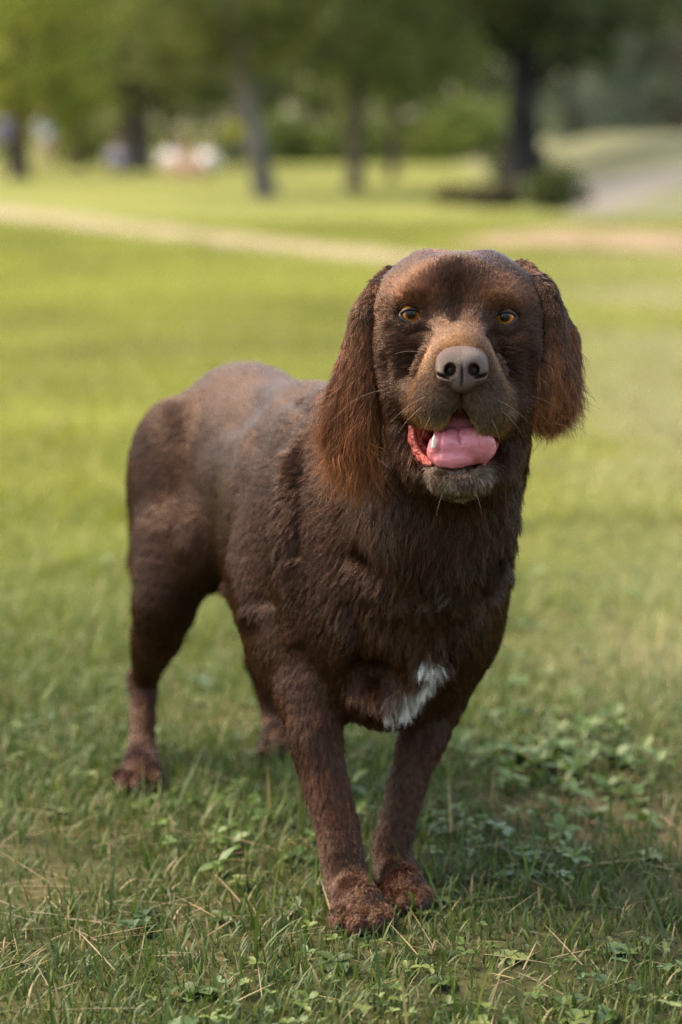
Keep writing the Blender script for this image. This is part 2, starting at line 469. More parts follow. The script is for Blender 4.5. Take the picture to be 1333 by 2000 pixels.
# broad-leaved weeds: clover-like sprigs and lobed rosettes
WV, WF, WC = [], [], []
def sprig(P, Ls, nl, el=(.1, .7), colr=None, stem=.02):
    C_, X_, Y_, L_, W_, K_ = [], [], [], [], [], []
    for p, l0 in zip(P, Ls):
        a0 = random.random() * 6.28; c = GREENS[random.randrange(5)] * random.uniform(.5, .95) if colr is None else colr * random.uniform(.8, 1.2)
        top = p + np.array([random.uniform(-.01, .01), random.uniform(-.01, .01), random.uniform(.3, 1) * stem])
        for i in range(nl):
            a = a0 + 6.283 * i / nl + random.uniform(-.3, .3); e = random.uniform(*el)
            C_.append(top); X_.append((math.cos(a) * math.cos(e), math.sin(a) * math.cos(e), math.sin(e))); Y_.append((-math.sin(a), math.cos(a), random.uniform(-.3, .3)))
            L_.append(l0 * random.uniform(.7, 1.15)); W_.append(l0 * random.uniform(.45, .75)); K_.append(c)
    X_ = unit(np.array(X_)); Y_ = unit(np.array(Y_)); L_ = np.array(L_); W_ = np.array(W_)
    v, f = leaf_verts(np.array(C_), X_, Y_, L_, W_); off = sum(len(q) for q in WV)
    WV.append(v); WF.append(f + off); WC.append(np.repeat(np.array(K_), 15, 0))
P = view_scatter(int(3200 * GQ), 1.5, 3.6); P = P[(vnoise(P, 3.5) + .25 * vnoise(P, 11) > -.05) & (bare(P) < .5)]
sprig(P, .006 + .007 * rng.random(len(P)), 3, stem=.022)
P = view_scatter(int(500 * GQ), 1.5, 4.6); P = P[bare(P) < .6]
sprig(P, .012 + .014 * rng.random(len(P)), 6, (.05, .5), stem=.012)
for (px, py, n_, sp_) in ((1130, 1530, 60, .10), (1010, 1500, 26, .08), (600, 1620, 18, .08), (960, 1650, 18, .08), (1190, 1500, 24, .08), (930, 1290, 40, .14), (1080, 1200, 40, .2), (420, 1640, 16, .08), (1050, 1700, 18, .06), (380, 1200, 30, .2)):
    c = drop(px, py); q = c + rng.normal(0, 1, (n_, 3)) * np.array([sp_ * .7, sp_, 0]); q[:, 2] = height(q[:, 0], q[:, 1])
    sprig(q, .009 + .018 * rng.random(n_) ** 1.5, 5, (-.1, 1.0), np.array([.085, .14, .026]), stem=.025)
V = np.concatenate(WV); weeds = mesh_np('ground_cover', V, np.concatenate(WF), mat_attr('weed_leaf', rough=.45, spec=.4, trans=.3))
attr_color(weeds.data, 'col', np.concatenate(WC)); tag(weeds, 'low clover and small broad-leaved weeds growing through the lawn', 'weeds', kind='stuff')

# ---- trees
bark_m = mat_noise('bark', (.050, .038, .026), (.115, .090, .068), 2.5, .95, 1.0, 6, 9, .15)
bark_g = mat_noise('grey_bark', (.075, .066, .055), (.15, .13, .11), 2.5, .95, 1.0, 6, 9, .15)
leaf_ms = {}
def leafmat(): 
    if 'l' not in leaf_ms: leaf_ms['l'] = mat_attr('tree_leaf', rough=.55, spec=.35, trans=.5)
    return leaf_ms['l']
def tube(pts, rad, n=9, mess=.12):
    pts = np.array(pts, float); P_, R_ = spline(pts, np.array(rad, float), 5)
    tg = unit(np.gradient(P_, axis=0)); up = np.array([.31, .95, .05]); a = unit(np.cross(tg, up)); b = np.cross(tg, a)
    ph = np.linspace(0, 2 * np.pi, n, endpoint=False)
    rr = R_[:, None] * (1 + mess * vnoise(P_[:, None] * 1 + np.stack([np.cos(ph), np.sin(ph), ph * 0], 1)[None], 1.7))
    V = P_[:, None] + rr[..., None] * (np.cos(ph)[None, :, None] * a[:, None] + np.sin(ph)[None, :, None] * b[:, None])
    I = np.arange(len(P_) * n).reshape(-1, n); J = np.roll(I, -1, 1)
    return V.reshape(-1, 3), np.stack([I[:-1], J[:-1], J[1:], I[1:]], -1).reshape(-1, 4)
def joinm(parts):
    V, F, o = [], [], 0
    for v, f in parts: V.append(v); F.append(f + o); o += len(v)
    return np.concatenate(V), np.concatenate(F)
def crown_mesh(blobs, n, size, col, seed, droop=.3, asp=.55):
    """leaf-sized faces gathered in clumps through the crown's volume"""
    r_ = np.random.default_rng(seed)
    vols = np.array([b[1][0] * b[1][1] * b[1][2] for b in blobs]) ** .8; ncl = max(n // 26, 8)
    bi = r_.choice(len(blobs), ncl, p=vols / vols.sum())
    u = unit(r_.normal(0, 1, (ncl, 3))) * (.55 + .45 * r_.random((ncl, 1)) ** .6)
    ctr = np.array([blobs[i][0] for i in bi]) + u * np.array([blobs[i][1] for i in bi]) * (1 + .22 * r_.normal(0, 1, (ncl, 1)))
    cr = np.array([min(blobs[i][1]) for i in bi]) * (.22 + .16 * r_.random(ncl))
    k = r_.integers(0, ncl, n); P_ = ctr[k] + r_.normal(0, .55, (n, 3)) * cr[k][:, None] * np.array([1, 1, .7])
    X_ = unit(r_.normal(0, 1, (n, 3)) + np.array([0, 0, -droop])); Y_ = unit(np.cross(X_, r_.normal(0, 1, (n, 3))))
    L_ = size * (.6 + .8 * r_.random(n)); W_ = L_ * asp
    Z_ = np.cross(X_, Y_) * (L_ * .12)[:, None]
    V = np.stack([P_, P_ + X_ * (L_ * .5)[:, None] + Y_ * (W_ * .5)[:, None] + Z_, P_ + X_ * L_[:, None], P_ + X_ * (L_ * .5)[:, None] - Y_ * (W_ * .5)[:, None] + Z_], 1)
    c = np.asarray(col) * (.7 + .6 * r_.random((n, 1))) * (1 + .25 * r_.normal(0, 1, (ncl, 1)).clip(-1.5, 1.5)[k]) * np.array([1, 1, 1]) 
    c[:, 0] *= 1 + .25 * r_.normal(0, 1, n).clip(-1, 1)
    return V.reshape(-1, 3), np.arange(n * 4).reshape(n, 4), np.repeat(np.clip(c, .003, .5), 4, 0), ctr
def tree(name, px, py, Y, tr, blobs, n, size, col, label, group, lean=0.0, seed=1, bark=None, low=0, cat='tree'):
    """blobs in metres relative to the foot of the trunk: ((x, y, z), (rx, ry, rz))"""
    if Y is None: foot = drop(px, py)
    else: X = ray(px, 280)[0] * Y; foot = np.array([X, Y, float(height(X, Y))])
    return tree_at(foot, name, tr, blobs, n, size, col, label, group, lean, seed, bark, cat)
def tree_at(foot, name, tr, blobs, n, size, col, label, group, lean=0.0, seed=1, bark=None, cat='tree'):
    root = bpy.data.objects.new(name, None); root.location = foot; link(root); tag(root, label, cat, group)
    bpy.context.view_layer.update()
    bl = [(np.array(c, float) + foot, np.array(r_, float)) for c, r_ in blobs]
    V, F, C, ctr = crown_mesh(bl, n, size, col, seed)
    cr = mesh_np('crown', V, F, leafmat(), root, smooth=False); attr_color(cr.data, 'col', C)
    top = max(b[0][2] + b[1][2] * .5 for b in bl); h = top - foot[2]
    rnd = random.Random(seed); mid = foot + np.array([lean * .45 * h, 0, h * .45]); tip = foot + np.array([lean * h, 0, h])
    parts = [tube([foot - np.array([0, 0, .15]), foot + np.array([lean * .1 * h, 0, .1 * h]), mid, tip], [tr * 1.45, tr, tr * .75, tr * .15])]
    r_ = np.random.default_rng(seed)
    for i in range(16):
        c = ctr[r_.integers(0, len(ctr))]; t = np.clip((c[2] - foot[2]) / h - .2 - .1 * r_.random(), .22, .9)
        s = foot + np.array([lean * t * h, 0, t * h]); m_ = (s + c) / 2 + np.array([0, 0, .08 * h * r_.random()])
        parts.append(tube([s, m_, c], [tr * .38 * (1.1 - t), tr * .2, tr * .05], 6))
    V, F = joinm(parts); mesh_np('trunk', V, F, bark or bark_m, root)
    return root
OLV = np.array([.105, .122, .024]); MID = np.array([.118, .155, .030]); LIME = np.array([.34, .37, .065]); DRK = np.array([.050, .068, .018]); BLU = np.array([.085, .125, .080])
G1 = 'broadleaf trees along the back of the lawn'; G2 = 'dense trees closing the view behind'
Q = 1
def T_(*a, **k):
    a = list(a); a[5] = int(a[5] * Q); return tree('broadleaf_tree', *a[:2], *a[2:], **k)
T_(262, 334, None, .50, [((-.3, 0, 4.2), (3.2, 3, 2.4)), ((1.6, .5, 3.4), (2.3, 2, 1.5)), ((-1.4, -1, 2.6), (1.5, 1.5, 1.0)), ((0, 0, 7), (3.5, 3, 2))], 15000, .22, OLV * .75, 'broad old tree with a thick dark trunk beside the people in white', G1, seed=3)
T_(520, 386, None, .16, [((-.3, 0, 3.3), (1.7, 1.6, 1.35)), ((.9, .3, 2.7), (1.1, 1, .8)), ((-1.3, .2, 2.5), (1.1, 1.2, .85)), ((0, 0, 5), (1.7, 1.5, 1.2)), ((0, 1, 6), (3.2, 3.6, .9))], 17000, .13, OLV, 'slender tree with a grey trunk leaning to the left', G1, lean=-.19, seed=5, bark=bark_g)
T_(692, 370, None, .13, [((.1, 0, 3.0), (1.6, 1.5, 1.3)), ((-.8, 0, 2.3), (1.1, 1, .8)), ((.9, .3, 2.4), (1.1, 1, .9)), ((0, 0, 4.6), (1.7, 1.5, 1.2)), ((0, 1, 6), (3.2, 3.6, .9))], 16000, .13, MID * .8, 'slim upright tree right of the leaning trunk', G1, lean=.0, seed=8)
T_(766, 352, None, .11, [((.1, 0, 3.2), (1.9, 1.6, 1.6)), ((.3, 0, 2.2), (1.2, 1.2, .9)), ((.2, 0, 5), (2, 1.6, 1.4)), ((0, 1, 6.5), (3.6, 3.6, .9))], 14000, .15, MID * .85, 'thin tree with low foliage between the slim trunk and the dark tree', G1, seed=9)
T_(1020, 350, None, .33, [((-.3, 0, 4.6), (1.5, 1.5, 2.2)), ((1.7, .3, 3.4), (1.6, 1.2, .9)), ((-1.8, .3, 3.2), (1.2, 1.2, 1.2)), ((.9, -.2, 2.5), (1.2, 1.0, .5))], 13000, .15, DRK * 1.35, 'dark trunked tree standing at the foot of the bank', G1, seed=12, bark=mat_noise('dark_bark', (.012, .011, .011), (.035, .032, .03), 2.5, .95, 1, 6, 9, .1))
T_(40, 340, 52, .22, [((-.2, 0, 3.2), (2.2, 2, 1.9)), ((.8, 0, 2.0), (1.2, 1.4, .9)), ((-1.4, 0, 1.9), (1.4, 1.3, 1.0)), ((0, 0, 5.2), (2.2, 2, 1.6))], 12000, .17, LIME * .80, 'pale yellow-green tree at the left edge of the lawn', G1, seed=15)
T_(150, 330, 74, .25, [((0, 0, 3.0), (2.4, 2, 2.3)), ((1.0, 0, 5.4), (2.4, 2, 1.7)), ((-1.6, 0, 5), (2, 2, 1.5))], 11000, .2, LIME * .6, 'fresh green tree behind the pale one', G1, seed=16)
for i, (px, Y, cx, col, n, lb) in enumerate(((-60, 104, 3.2, LIME * .8, 6500, 'light green tree at the far left behind the people'), (120, 100, 3.4, MID, 7000, 'full green tree behind the standing people'), (330, 106, 3.2, MID * .8, 7000, 'green tree behind the people in white'),
        (470, 98, 3.0, MID * .9, 7000, 'green tree behind the person in yellow'), (610, 102, 3.4, OLV * .9, 8000, 'olive tree seen between the leaning and the slim trunk'), (770, 106, 3.4, MID * .75, 7500, 'dim tree behind the thin tree'),
        (905, 100, 3.2, MID * 1.05, 7500, 'fresh green tree left of the dark trunk'), (1060, 104, 3.2, BLU * 1.0, 7500, 'blue-green tree behind the dark trunk'), (1180, 96, 3.4, MID * .8, 7500, 'round green tree above the bank'), (1330, 100, 3.4, DRK * 1.4, 7500, 'dark tree at the right edge above the bank'), (1440, 92, 3, MID, 6000, 'outermost green tree at the far right'))):
    T_(px, 0, Y, .28, [((0, 0, 3.0), (cx, 2.5, 3.0)), ((.8, 0, 6.4), (cx, 2.5, 2.4)), ((-1.5, 0, 5.2), (cx * .8, 2.5, 2.4)), ((0, 0, 9), (cx * .9, 2.3, 2.2))], int(n * .8), .36, col, lb, G2, seed=30 + i)
def spruce(px, Y, hgt, rad, n, col, label, seed):
    X = ray(px, 280)[0] * Y; foot = np.array([X, Y, float(height(X, Y))])
    root = bpy.data.objects.new('spruce_tree', None); root.location = foot; link(root); tag(root, label, 'spruce', 'spruces above the bank'); bpy.context.view_layer.update()
    r_ = np.random.default_rng(seed); nb = 110; tips = []; parts = [tube([foot - [0, 0, .2], foot + [0, 0, hgt * .5], foot + [0, 0, hgt]], [.2, .13, .02])]
    LV = []
    for i in range(nb):
        t = i / nb; z = .35 + hgt * .95 * t; a = r_.random() * 6.28; L_ = rad * (1 - t) ** .8 * (.75 + .4 * r_.random())
        s = foot + [0, 0, z]; d = np.array([math.cos(a), math.sin(a), 0]); e = s + d * L_ + [0, 0, -.25 * L_]; m_ = s + d * L_ * .5 + [0, 0, -.04 * L_]
        parts.append(tube([s, m_, e], [.03, .02, .006], 5)); k = n // nb
        u = r_.random(k) ** .8; q = s + (e - s) * u[:, None] + r_.normal(0, .11, (k, 3)) * [1, 1, .5] - np.array([0, 0, 1]) * (.22 * r_.random(k) * L_)[:, None]
        LV.append((q, np.tile(d, (k, 1))))
    Pq = np.concatenate([a for a, b in LV]); D = np.concatenate([b for a, b in LV]); n_ = len(Pq)
    X_ = unit(D + r_.normal(0, .5, (n_, 3)) + [0, 0, -.5]); Y_ = unit(np.cross(X_, r_.normal(0, 1, (n_, 3)))); L_ = .18 * (.6 + .8 * r_.random(n_))
    V = np.stack([Pq, Pq + X_ * (L_ * .5)[:, None] + Y_ * (L_ * .14)[:, None], Pq + X_ * L_[:, None], Pq + X_ * (L_ * .5)[:, None] - Y_ * (L_ * .14)[:, None]], 1).reshape(-1, 3)
    cr = mesh_np('crown', V, np.arange(n_ * 4).reshape(n_, 4), leafmat(), root, smooth=False); attr_color(cr.data, 'col', np.repeat(col * (.6 + .8 * r_.random((n_, 1))), 4, 0))
    v, f = joinm(parts); mesh_np('trunk', v, f, bark_m, root)
spruce(1110, 62, 9, 2.2, int(12000 * Q), BLU, 'blue-green spruce just right of the dark trunk', 51)
spruce(1225, 66, 9, 2.4, int(12000 * Q), BLU * np.array([.95, .9, .95]), 'blue-green spruce in the middle of the bank', 52)
spruce(1330, 64, 9, 2.3, int(12000 * Q), BLU * .7, 'darkest spruce at the right edge of the bank', 53)
def bush(px, py, w_, h, n, size, col, label, seed, group='low bushes at the foot of the trees'):
    foot = drop(px, py); r_ = np.random.default_rng(seed)
    bl = [(foot + np.array([r_.uniform(-.35, .35) * w_, r_.uniform(-.2, .2) * w_, h * r_.uniform(.3, .55)]), np.array([w_ * .32, w_ * .3, h * .45])) for _ in range(5)]
    root = bpy.data.objects.new('bush', None); root.location = foot; link(root); tag(root, label, 'bush', group); bpy.context.view_layer.update()
    V, F, C, ctr = crown_mesh(bl, int(n * Q), size, col, seed); o = mesh_np('foliage', V, F, leafmat(), root, smooth=False); attr_color(o.data, 'col', C)
    parts = [tube([foot - [0, 0, .05], foot + (c - foot) * .5 + [0, 0, .02], c], [.015, .01, .004], 5) for c in ctr[:14]]
    v, f = joinm(parts); mesh_np('stems', v, f, bark_m, root)
bush(1075, 412, .75, .55, 3500, .06, MID * .55, 'dark green bush at the corner of the grey track', 61)
bush(985, 408, .8, .35, 3500, .06, np.array([.075, .065, .03]), 'low brownish bush left of the dark green one', 62)
bush(900, 400, .7, .28, 2500, .06, np.array([.085, .070, .03]), 'small brown undergrowth under the trees', 63)
bush(1010, 350, 1.0, .9, 3000, .09, DRK, 'dark bush round the foot of the dark trunk', 64)
for i, (px, w_) in enumerate(((200, 5), (560, 6), (650, 6), (840, 6), (960, 5))):
    X = ray(px, 280)[0] * 90; f0 = project(np.array([X, 90, height(X, 90)]))
    bush(px, f0[1], w_ * .8, 2.0, 4200, .25, MID * (.8 + .1 * i), ['hedge-like bush behind the thick trunk', 'wide bush behind the leaning tree', 'wide bush behind the slim tree', 'green bush seen past the thin tree', 'bright bush left of the dark trunk'][i], 70 + i, 'wide bushes at the far edge of the lawn')
# unseen trees added behind the camera to darken eye reflections and front light
for i, (x, y) in enumerate(((-16, -14), (-8, -19), (1, -17), (10, -20), (18, -13))):
    f_ = np.array([x, y, 0.0]); tree_at(f_, 'broadleaf_tree', .25, [((0, 0, 3.2), (3.2, 3, 2.6)), ((1, 0, 6.4), (3.2, 3, 2.2))], int(5000 * Q), .38, MID * .8,
        ['round tree on the lawn behind the camera, far left of the row', 'tree behind the camera, second of the row', 'tree straight behind the camera', 'tree behind the camera, fourth of the row', 'tree behind the camera at the right end'][i], None, seed=110 + i)

# ---- people resting under the trees
skin_p = mat_noise('person_skin', (.42, .24, .17), (.48, .28, .20), 9, .6)
def cloth(name, c): return mat_noise(name, c, tuple(x * .8 for x in c), 6, .85)
def person(px, py, label, pose, shirt, legs, hair, yaw=0, group=None):
    f = drop(px, py); ca, sa = math.cos(R(yaw)), math.sin(R(yaw))
    def W(x, y, z): return f + np.array([x * ca - y * sa, x * sa + y * ca, z])
    root = bpy.data.objects.new('person', None); root.location = f; link(root); tag(root, label, 'person', group); bpy.context.view_layer.update()
    if pose == 'stand':
        hp, ch, nk, hd = W(0, 0, .93), W(0, .02, 1.28), W(0, 0, 1.46), W(0, -.02, 1.60)
        L = [[W(s * .09, 0, .9), W(s * .11, -.03, .5), W(s * .12, .02, .09), W(s * .13, -.10, .04)] for s in (-1, 1)]
        Ar = [[W(s * .18, 0, 1.38), W(s * .25, .02, 1.10), W(s * .24, -.10, .86), W(s * .23, -.14, .78)] for s in (-1, 1)]
    else:
        hp, ch, nk, hd = W(0, 0, .14), W(0, .10, .45), W(0, .12, .64), W(0, .08, .78)
        L = [[W(s * .10, 0, .13), W(s * .16, -.38, .38), W(s * .15, -.62, .08), W(s * .16, -.75, .05)] for s in (-1, 1)]
        Ar = [[W(s * .18, .12, .56), W(s * .26, .22, .30), W(s * .27, .34, .05), W(s * .28, .36, .03)] for s in (-1, 1)]
    Bp = Blob(); Bp.chain([hp, (hp + ch) / 2, ch], [.13, .12, .14], .04); Bp.cap(ch, nk, .12, .055, .04); Bp.cap(nk, hd, .05, .06, .02)
    Bp.ell(hd + [0, 0, .03], (.075, .092, .115), .02)
    nose_p = hd + (W(0, -.095, 0) - f); Bp.ell(nose_p + [0, 0, .02], (.012, .02, .02), .01)
    for s in (-1, 1):
        Bp.ell(hd + (W(s * .078, .01, 0) - f) + [0, 0, .02], (.01, .02, .03), .008)
        Bp.chain(Ar[(s + 1) // 2], [.05, .042, .030, .032], .02); Bp.chain(L[(s + 1) // 2], [.085, .058, .040, .038], .03)
    V, F = Bp.mesh(.013); mesh_np('body', V, F, skin_p, root)
    Sb = Blob(); Sb.chain([hp + (ch - hp) * .1, (hp + ch) / 2, ch], [.142, .135, .152], .03); Sb.cap(ch, ch + (nk - ch) * .6, .13, .085, .03)
    for a in Ar: Sb.chain(a[:2], [.062, .055], .03)
    V, F = Sb.mesh(.016); mesh_np('shirt', V, F, shirt, root)
    Tb = Blob(); Tb.ell(hp, (.15, .125, .11), .03)
    n_ = 2 if legs[1] == 'short' else 3
    for l in L: Tb.chain(l[:n_], [.095, .07, .052][:n_], .03)
    V, F = Tb.mesh(.016); mesh_np('shorts' if n_ == 2 else 'trousers', V, F, legs[0], root)
    Hb = Blob(); Hb.ell(hd + (W(0, .02, 0) - f) + [0, 0, .06], (.084, .095, .10), .01); Hb.ell(nose_p + [0, 0, .0], (.09, .05, .10), .01, op='s')
    V, F = Hb.mesh(.012); mesh_np('hair', V, F, hair, root)
hair1 = cloth('brown_hair', (.05, .03, .02)); hair2 = cloth('fair_hair', (.25, .17, .09))
white = cloth('white_cloth', (.80, .80, .84)); blue = cloth('blue_cloth', (.10, .17, .42)); red = cloth('red_cloth', (.45, .08, .06)); yel = cloth('yellow_cloth', (.62, .58, .03)); dk = cloth('dark_cloth', (.04, .04, .05)); pk = cloth('beige_cloth', (.5, .36, .26))
person(336, 342, 'person in a white top sitting on the grass beside the thick trunk', 'sit', white, (pk, 'short'), hair2, 20)
person(402, 345, 'person in a white top sitting on the grass nearest the one in yellow', 'sit', white, (pk, 'short'), hair1, -25)
person(365, 346, 'person in beige sitting between the two in white', 'sit', pk, (pk, 'short'), hair2, 5)
person(457, 335, 'person in a yellow top and dark trousers standing under the trees', 'stand', yel, (dk, 'long'), hair1, 10)
person(8, 338, 'person in a blue top standing at the left edge', 'stand', blue, (dk, 'long'), hair1, 30)
person(28, 336, 'person in a red top standing beside the one in blue', 'stand', red, (dk, 'long'), hair2, -20)
person(92, 335, 'person in a pale top and light trousers standing apart on the left', 'stand', cloth('pale_cloth', (.55, .62, .72)), (pk, 'long'), hair2, -10)
person(228, 338, 'person in grey clothes sitting left of the thick trunk', 'sit', cloth('grey_cloth', (.42, .40, .46)), (dk, 'long'), hair1, 15)
# =================================================================== the dog
YE = 2.17
def A(px, py, v):           # a point of the head: pixel and millimetres in front of the eyes
    return at(px, py, YE - v / 1000.0)
def mm(*a): return tuple(x / 1000.0 for x in a)
BF = unit(np.array([0.355, -0.935, 0.0]))     # the way the trunk points
BL = np.array([-BF[1], BF[0], 0.0])            # the dog's left
DOWN = np.array([0, 0, -1.0])
def fl_body(V):              # coat of the trunk: backwards, then down the flank
    side = (V - np.array([.04, 2.36, 0])) @ BL
    dn = np.clip((0.50 - V[:, 2]) / .25, 0.05, 1)
    return unit(-BF * 1.0 + DOWN * dn[:, None] * 1.1)
def fl_head(V):              # from the nose back over the brow, out over the cheeks
    n = A(903, 690, 60)
    q = V - n
    q[:, 1] = np.maximum(q[:, 1], 0.0) * 1.0 + .004
    return unit(q * np.array([1.2, 1, 1.1]))
def fl_chest(V):
    q = np.zeros_like(V); q[:, 2] = -1; q[:, 0] = (V[:, 0] - .06) * 4
    q[:, 2] -= 0
    return unit(q)
def fl_muz(V):
    c = A(901, 735, 80)
    q = (V - c) * np.array([1.0, 0.35, 1.0]); q[:, 1] = np.abs(q[:, 1]) * .6 + .02
    q[:, 2] += np.where(V[:, 2] > c[2], .01, -.02)
    return unit(q)

dog = bpy.data.objects.new('dog', None)
dog.location = (0.03, 2.5, 0)
link(dog)
tag(dog, 'chocolate brown dog standing on the grass with its mouth open and pink tongue out', 'dog')
bpy.context.view_layer.update()

B = Blob()
# trunk: spine from rump to chest
def T(f, l, z):              # trunk frame: f forward from the shoulders, l to the dog's left, z up
    return np.array([.045, 2.40, 0]) + BF * f + BL * l + np.array([0, 0, z])
MB = np.stack([BL, BF, np.array([0, 0, 1.0])]).astype(np.float32)
def tr(f, z, hw, hl, hh, k=.05, fl=.010, l=0):
    B.ell(T(f, l, z), (hw, hl, hh), k, MB, flow=fl_body, fl=fl)
tr(-.48, .405, .096, .110, .114)
tr(-.38, .386, .102, .150, .126, l=-.004)
tr(-.22, .354, .118, .170, .167)
tr(-.06, .372, .118, .140, .168, l=-.006)
tr(.03, .350, .100, .110, .130, l=-.008)
# thighs
TR = [at(322, 930, 2.80), at(325, 1060, 2.76), at(322, 1180, 2.76)]
B.ell(at(335, 960, 2.80), (.052, .085, .115), .04, MB, flow=unit(np.array([-.2, .3, -1])), fl=.012)
B.chain([at(345, 1060, 2.74), at(325, 1165, 2.72), at(308, 1240, 2.76)], [.051, .041, .030], .03, fl=.012)
B.chain([at(308, 1240, 2.76), at(284, 1325, 2.83), at(279, 1420, 2.80), at(277, 1490, 2.765)], [.030, .0175, .0150, .0185], .012, fl=.009)
B.ell(at(262, 1330, 2.845), (.008, .012, .017), .012, flow=DOWN, fl=.010)
B.chain([at(520, 1060, 2.92), at(530, 1200, 2.90), at(521, 1285, 2.95)], [.060, .038, .024], .03, fl=.012)
B.chain([at(513, 1285, 2.95), at(532, 1390, 2.94), at(541, 1450, 2.91)], [.022, .0155, .0175], .012, fl=.009)
B.ell(at(396, 1068, 2.70), (.034, .050, .050), .040, MB, flow=unit(np.array([-.3, .4, -.8])), fl=.010)      # skin fold between flank and thigh
# tail hanging close behind the near thigh
B.chain([at(340, 850, 2.98), at(294, 960, 3.00), at(280, 1080, 2.99), at(274, 1160, 2.98)], [.03, .020, .015, .006], .03, fl=.03)
# shoulders and breast
B.ell(at(628, 1120, 2.42), (.062, .085, .135), .05, MB, flow=unit(np.array([-.15, .25, -1])), fl=.012)
B.ell(at(888, 1140, 2.43), (.050, .080, .115), .05, MB, flow=unit(np.array([.2, .2, -1])), fl=.012)
B.ell(at(775, 1220, 2.35), (.092, .085, .100), .04, flow=fl_chest, fl=.016)
B.ell(at(752, 1330, 2.36), (.050, .070, .045), .03, flow=fl_chest, fl=.018)
# fore legs
B.ell(at(578, 1225, 2.47), (.048, .06, .075), .05, MB, flow=unit(np.array([-.1, .3, -1])), fl=.011)
B.chain([at(604, 1130, 2.45), at(600, 1250, 2.42), at(606, 1350, 2.38)], [.070, .058, .036], .04, flow=unit(np.array([-.1, .2, -1])), fl=.012)
B.chain([at(628, 1230, 2.39), at(618, 1320, 2.36), at(614, 1410, 2.33), at(630, 1510, 2.31), at(655, 1600, 2.285), at(670, 1680, 2.265), at(688, 1745, 2.255)],
        [.056, .042, .0290, .0238, .0222, .0222, .0240], .02, fl=.009)
B.chain([at(872, 1220, 2.43), at(858, 1330, 2.41), at(836, 1410, 2.39), at(802, 1510, 2.37), at(776, 1600, 2.355), at(766, 1660, 2.345), at(776, 1715, 2.33)],
        [.046, .036, .0270, .0205, .0185, .0200, .0220], .02, fl=.009)
B.ell(at(598, 1395, 2.385), (.020, .022, .03), .02, flow=DOWN, fl=.012)      # elbow
# paws: a pad body and four toes each
def paw(px, py, Y, yaw, s=1.0, n=4):
    g = on_ground(px, py) if Y is None else at(px, py, Y)
    g = g.copy(); g[2] = 0
    ca, sa = math.cos(R(yaw)), math.sin(R(yaw))
    fw = np.array([sa, -ca, 0]); sd_ = np.array([ca, sa, 0])
    B.ell(g + fw * -.012 * s + np.array([0, 0, .018 * s]), (.0255 * s, .031 * s, .016 * s), .010, rotm(0, 0, yaw), flow=unit(fw * .6 + DOWN), fl=.005)
    toes = []
    for i, (a, b, zz, rr) in enumerate(((-.0225, .009, .0135, .0112), (-.0080, .022, .0150, .0122), (.0080, .022, .0150, .0122), (.0225, .009, .0135, .0112))):
        c = g + sd_ * a * s + fw * b * s + np.array([0, 0, zz * s])
        B.ell(c, (rr * s, .0185 * s, rr * 1.15 * s), .0025, rotm(0, 0, yaw + (a * 500)), flow=unit(fw + DOWN * .4), fl=.003)
        toes.append((c, fw))
    return toes
TOES = []
TOES += paw(702, 1814, None, 12, 1.04)
B.cap(at(688, 1745, 2.255), on_ground(702, 1812) + np.array([0, .010, .026]),   .0240, .0212, .012, fl=.008)
TOES += paw(790, 1774, None, 14, .94)
B.cap(at(776, 1715, 2.33), on_ground(790, 1772) + np.array([0, .010, .024]), .0220, .0195, .012, fl=.008)
TOES += paw(272, 1542, None, -12, 1.0)
B.cap(at(275, 1490, 2.765), on_ground(272, 1542) + np.array([0, .012, .026]), .0185, .019, .015, fl=.008)
TOES += paw(548, 1478, None, 10, .98)
B.cap(at(541, 1450, 2.91), on_ground(548, 1478) + np.array([0, .012, .026]), .0175, .018, .015, fl=.008)
# neck
B.chain([at(878, 760, 2.31), at(838, 900, 2.36), at(755, 1020, 2.42)], [.088, .100, .116], .05, flow=unit(np.array([-.15, .4, -1])), fl=.02)
B.ell(at(856, 1018, 2.262), (.078, .066, .086), .04, flow=unit(np.array([0, -.15, -1])), fl=.026)
B.ell(at(876, 905, 2.25), (.054, .06, .06), .04, flow=unit(np.array([0, .1, -1])), fl=.02)
# head
def hell(px, py, v, rx, ry, rz, k=18, M=None, op='u', flow=fl_head, fl=.008):
    B.ell(A(px, py, v), mm(rx, ry, rz), k / 1000, M, op, flow, fl)
hell(842, 612, -70, 49, 72, 62.5, 26)
hell(946, 614, -70, 49, 72, 62.5, 26)
hell(783, 660, -55, 34, 48, 58, 25)
hell(1004, 662, -55, 33, 48, 58, 25)
hell(893, 600, -22, 42, 30, 48, 25)                # forehead
hell(822, 583, -14, 19, 15, 13, 18, rotm(0, 10, 0))    # brows
hell(966, 587, -14, 19, 15, 13, 18, rotm(0, -10, 0))
hell(800, 735, -32, 34, 42, 44, 25)                # cheeks
hell(990, 738, -32, 33, 42, 44, 25)
hell(806, 668, -14, 24, 18, 20, 20)                # under the eyes
hell(986, 672, -14, 24, 18, 20, 20)
# eye sockets
hell(803, 615, 0, 10.4, 20, 8.2, 5, None, 's')
hell(987, 620, 0, 10.4, 20, 8.2, 5, None, 's')
# lower jaw
B.cap(A(893, 870, -35), A(897, 925, 28), .050, .024, .03, flow=unit(np.array([0, .5, -1])), fl=.014)
hell(868, 925, 20, 17, 38, 16, 15, flow=unit(np.array([-.2, .5, -1])), fl=.010)
hell(930, 927, 20, 17, 38, 16, 15, flow=unit(np.array([.2, .5, -1])), fl=.010)
hell(898, 933, 50, 22, 16, 12, 14, flow=unit(np.array([0, .5, -1])), fl=.009)
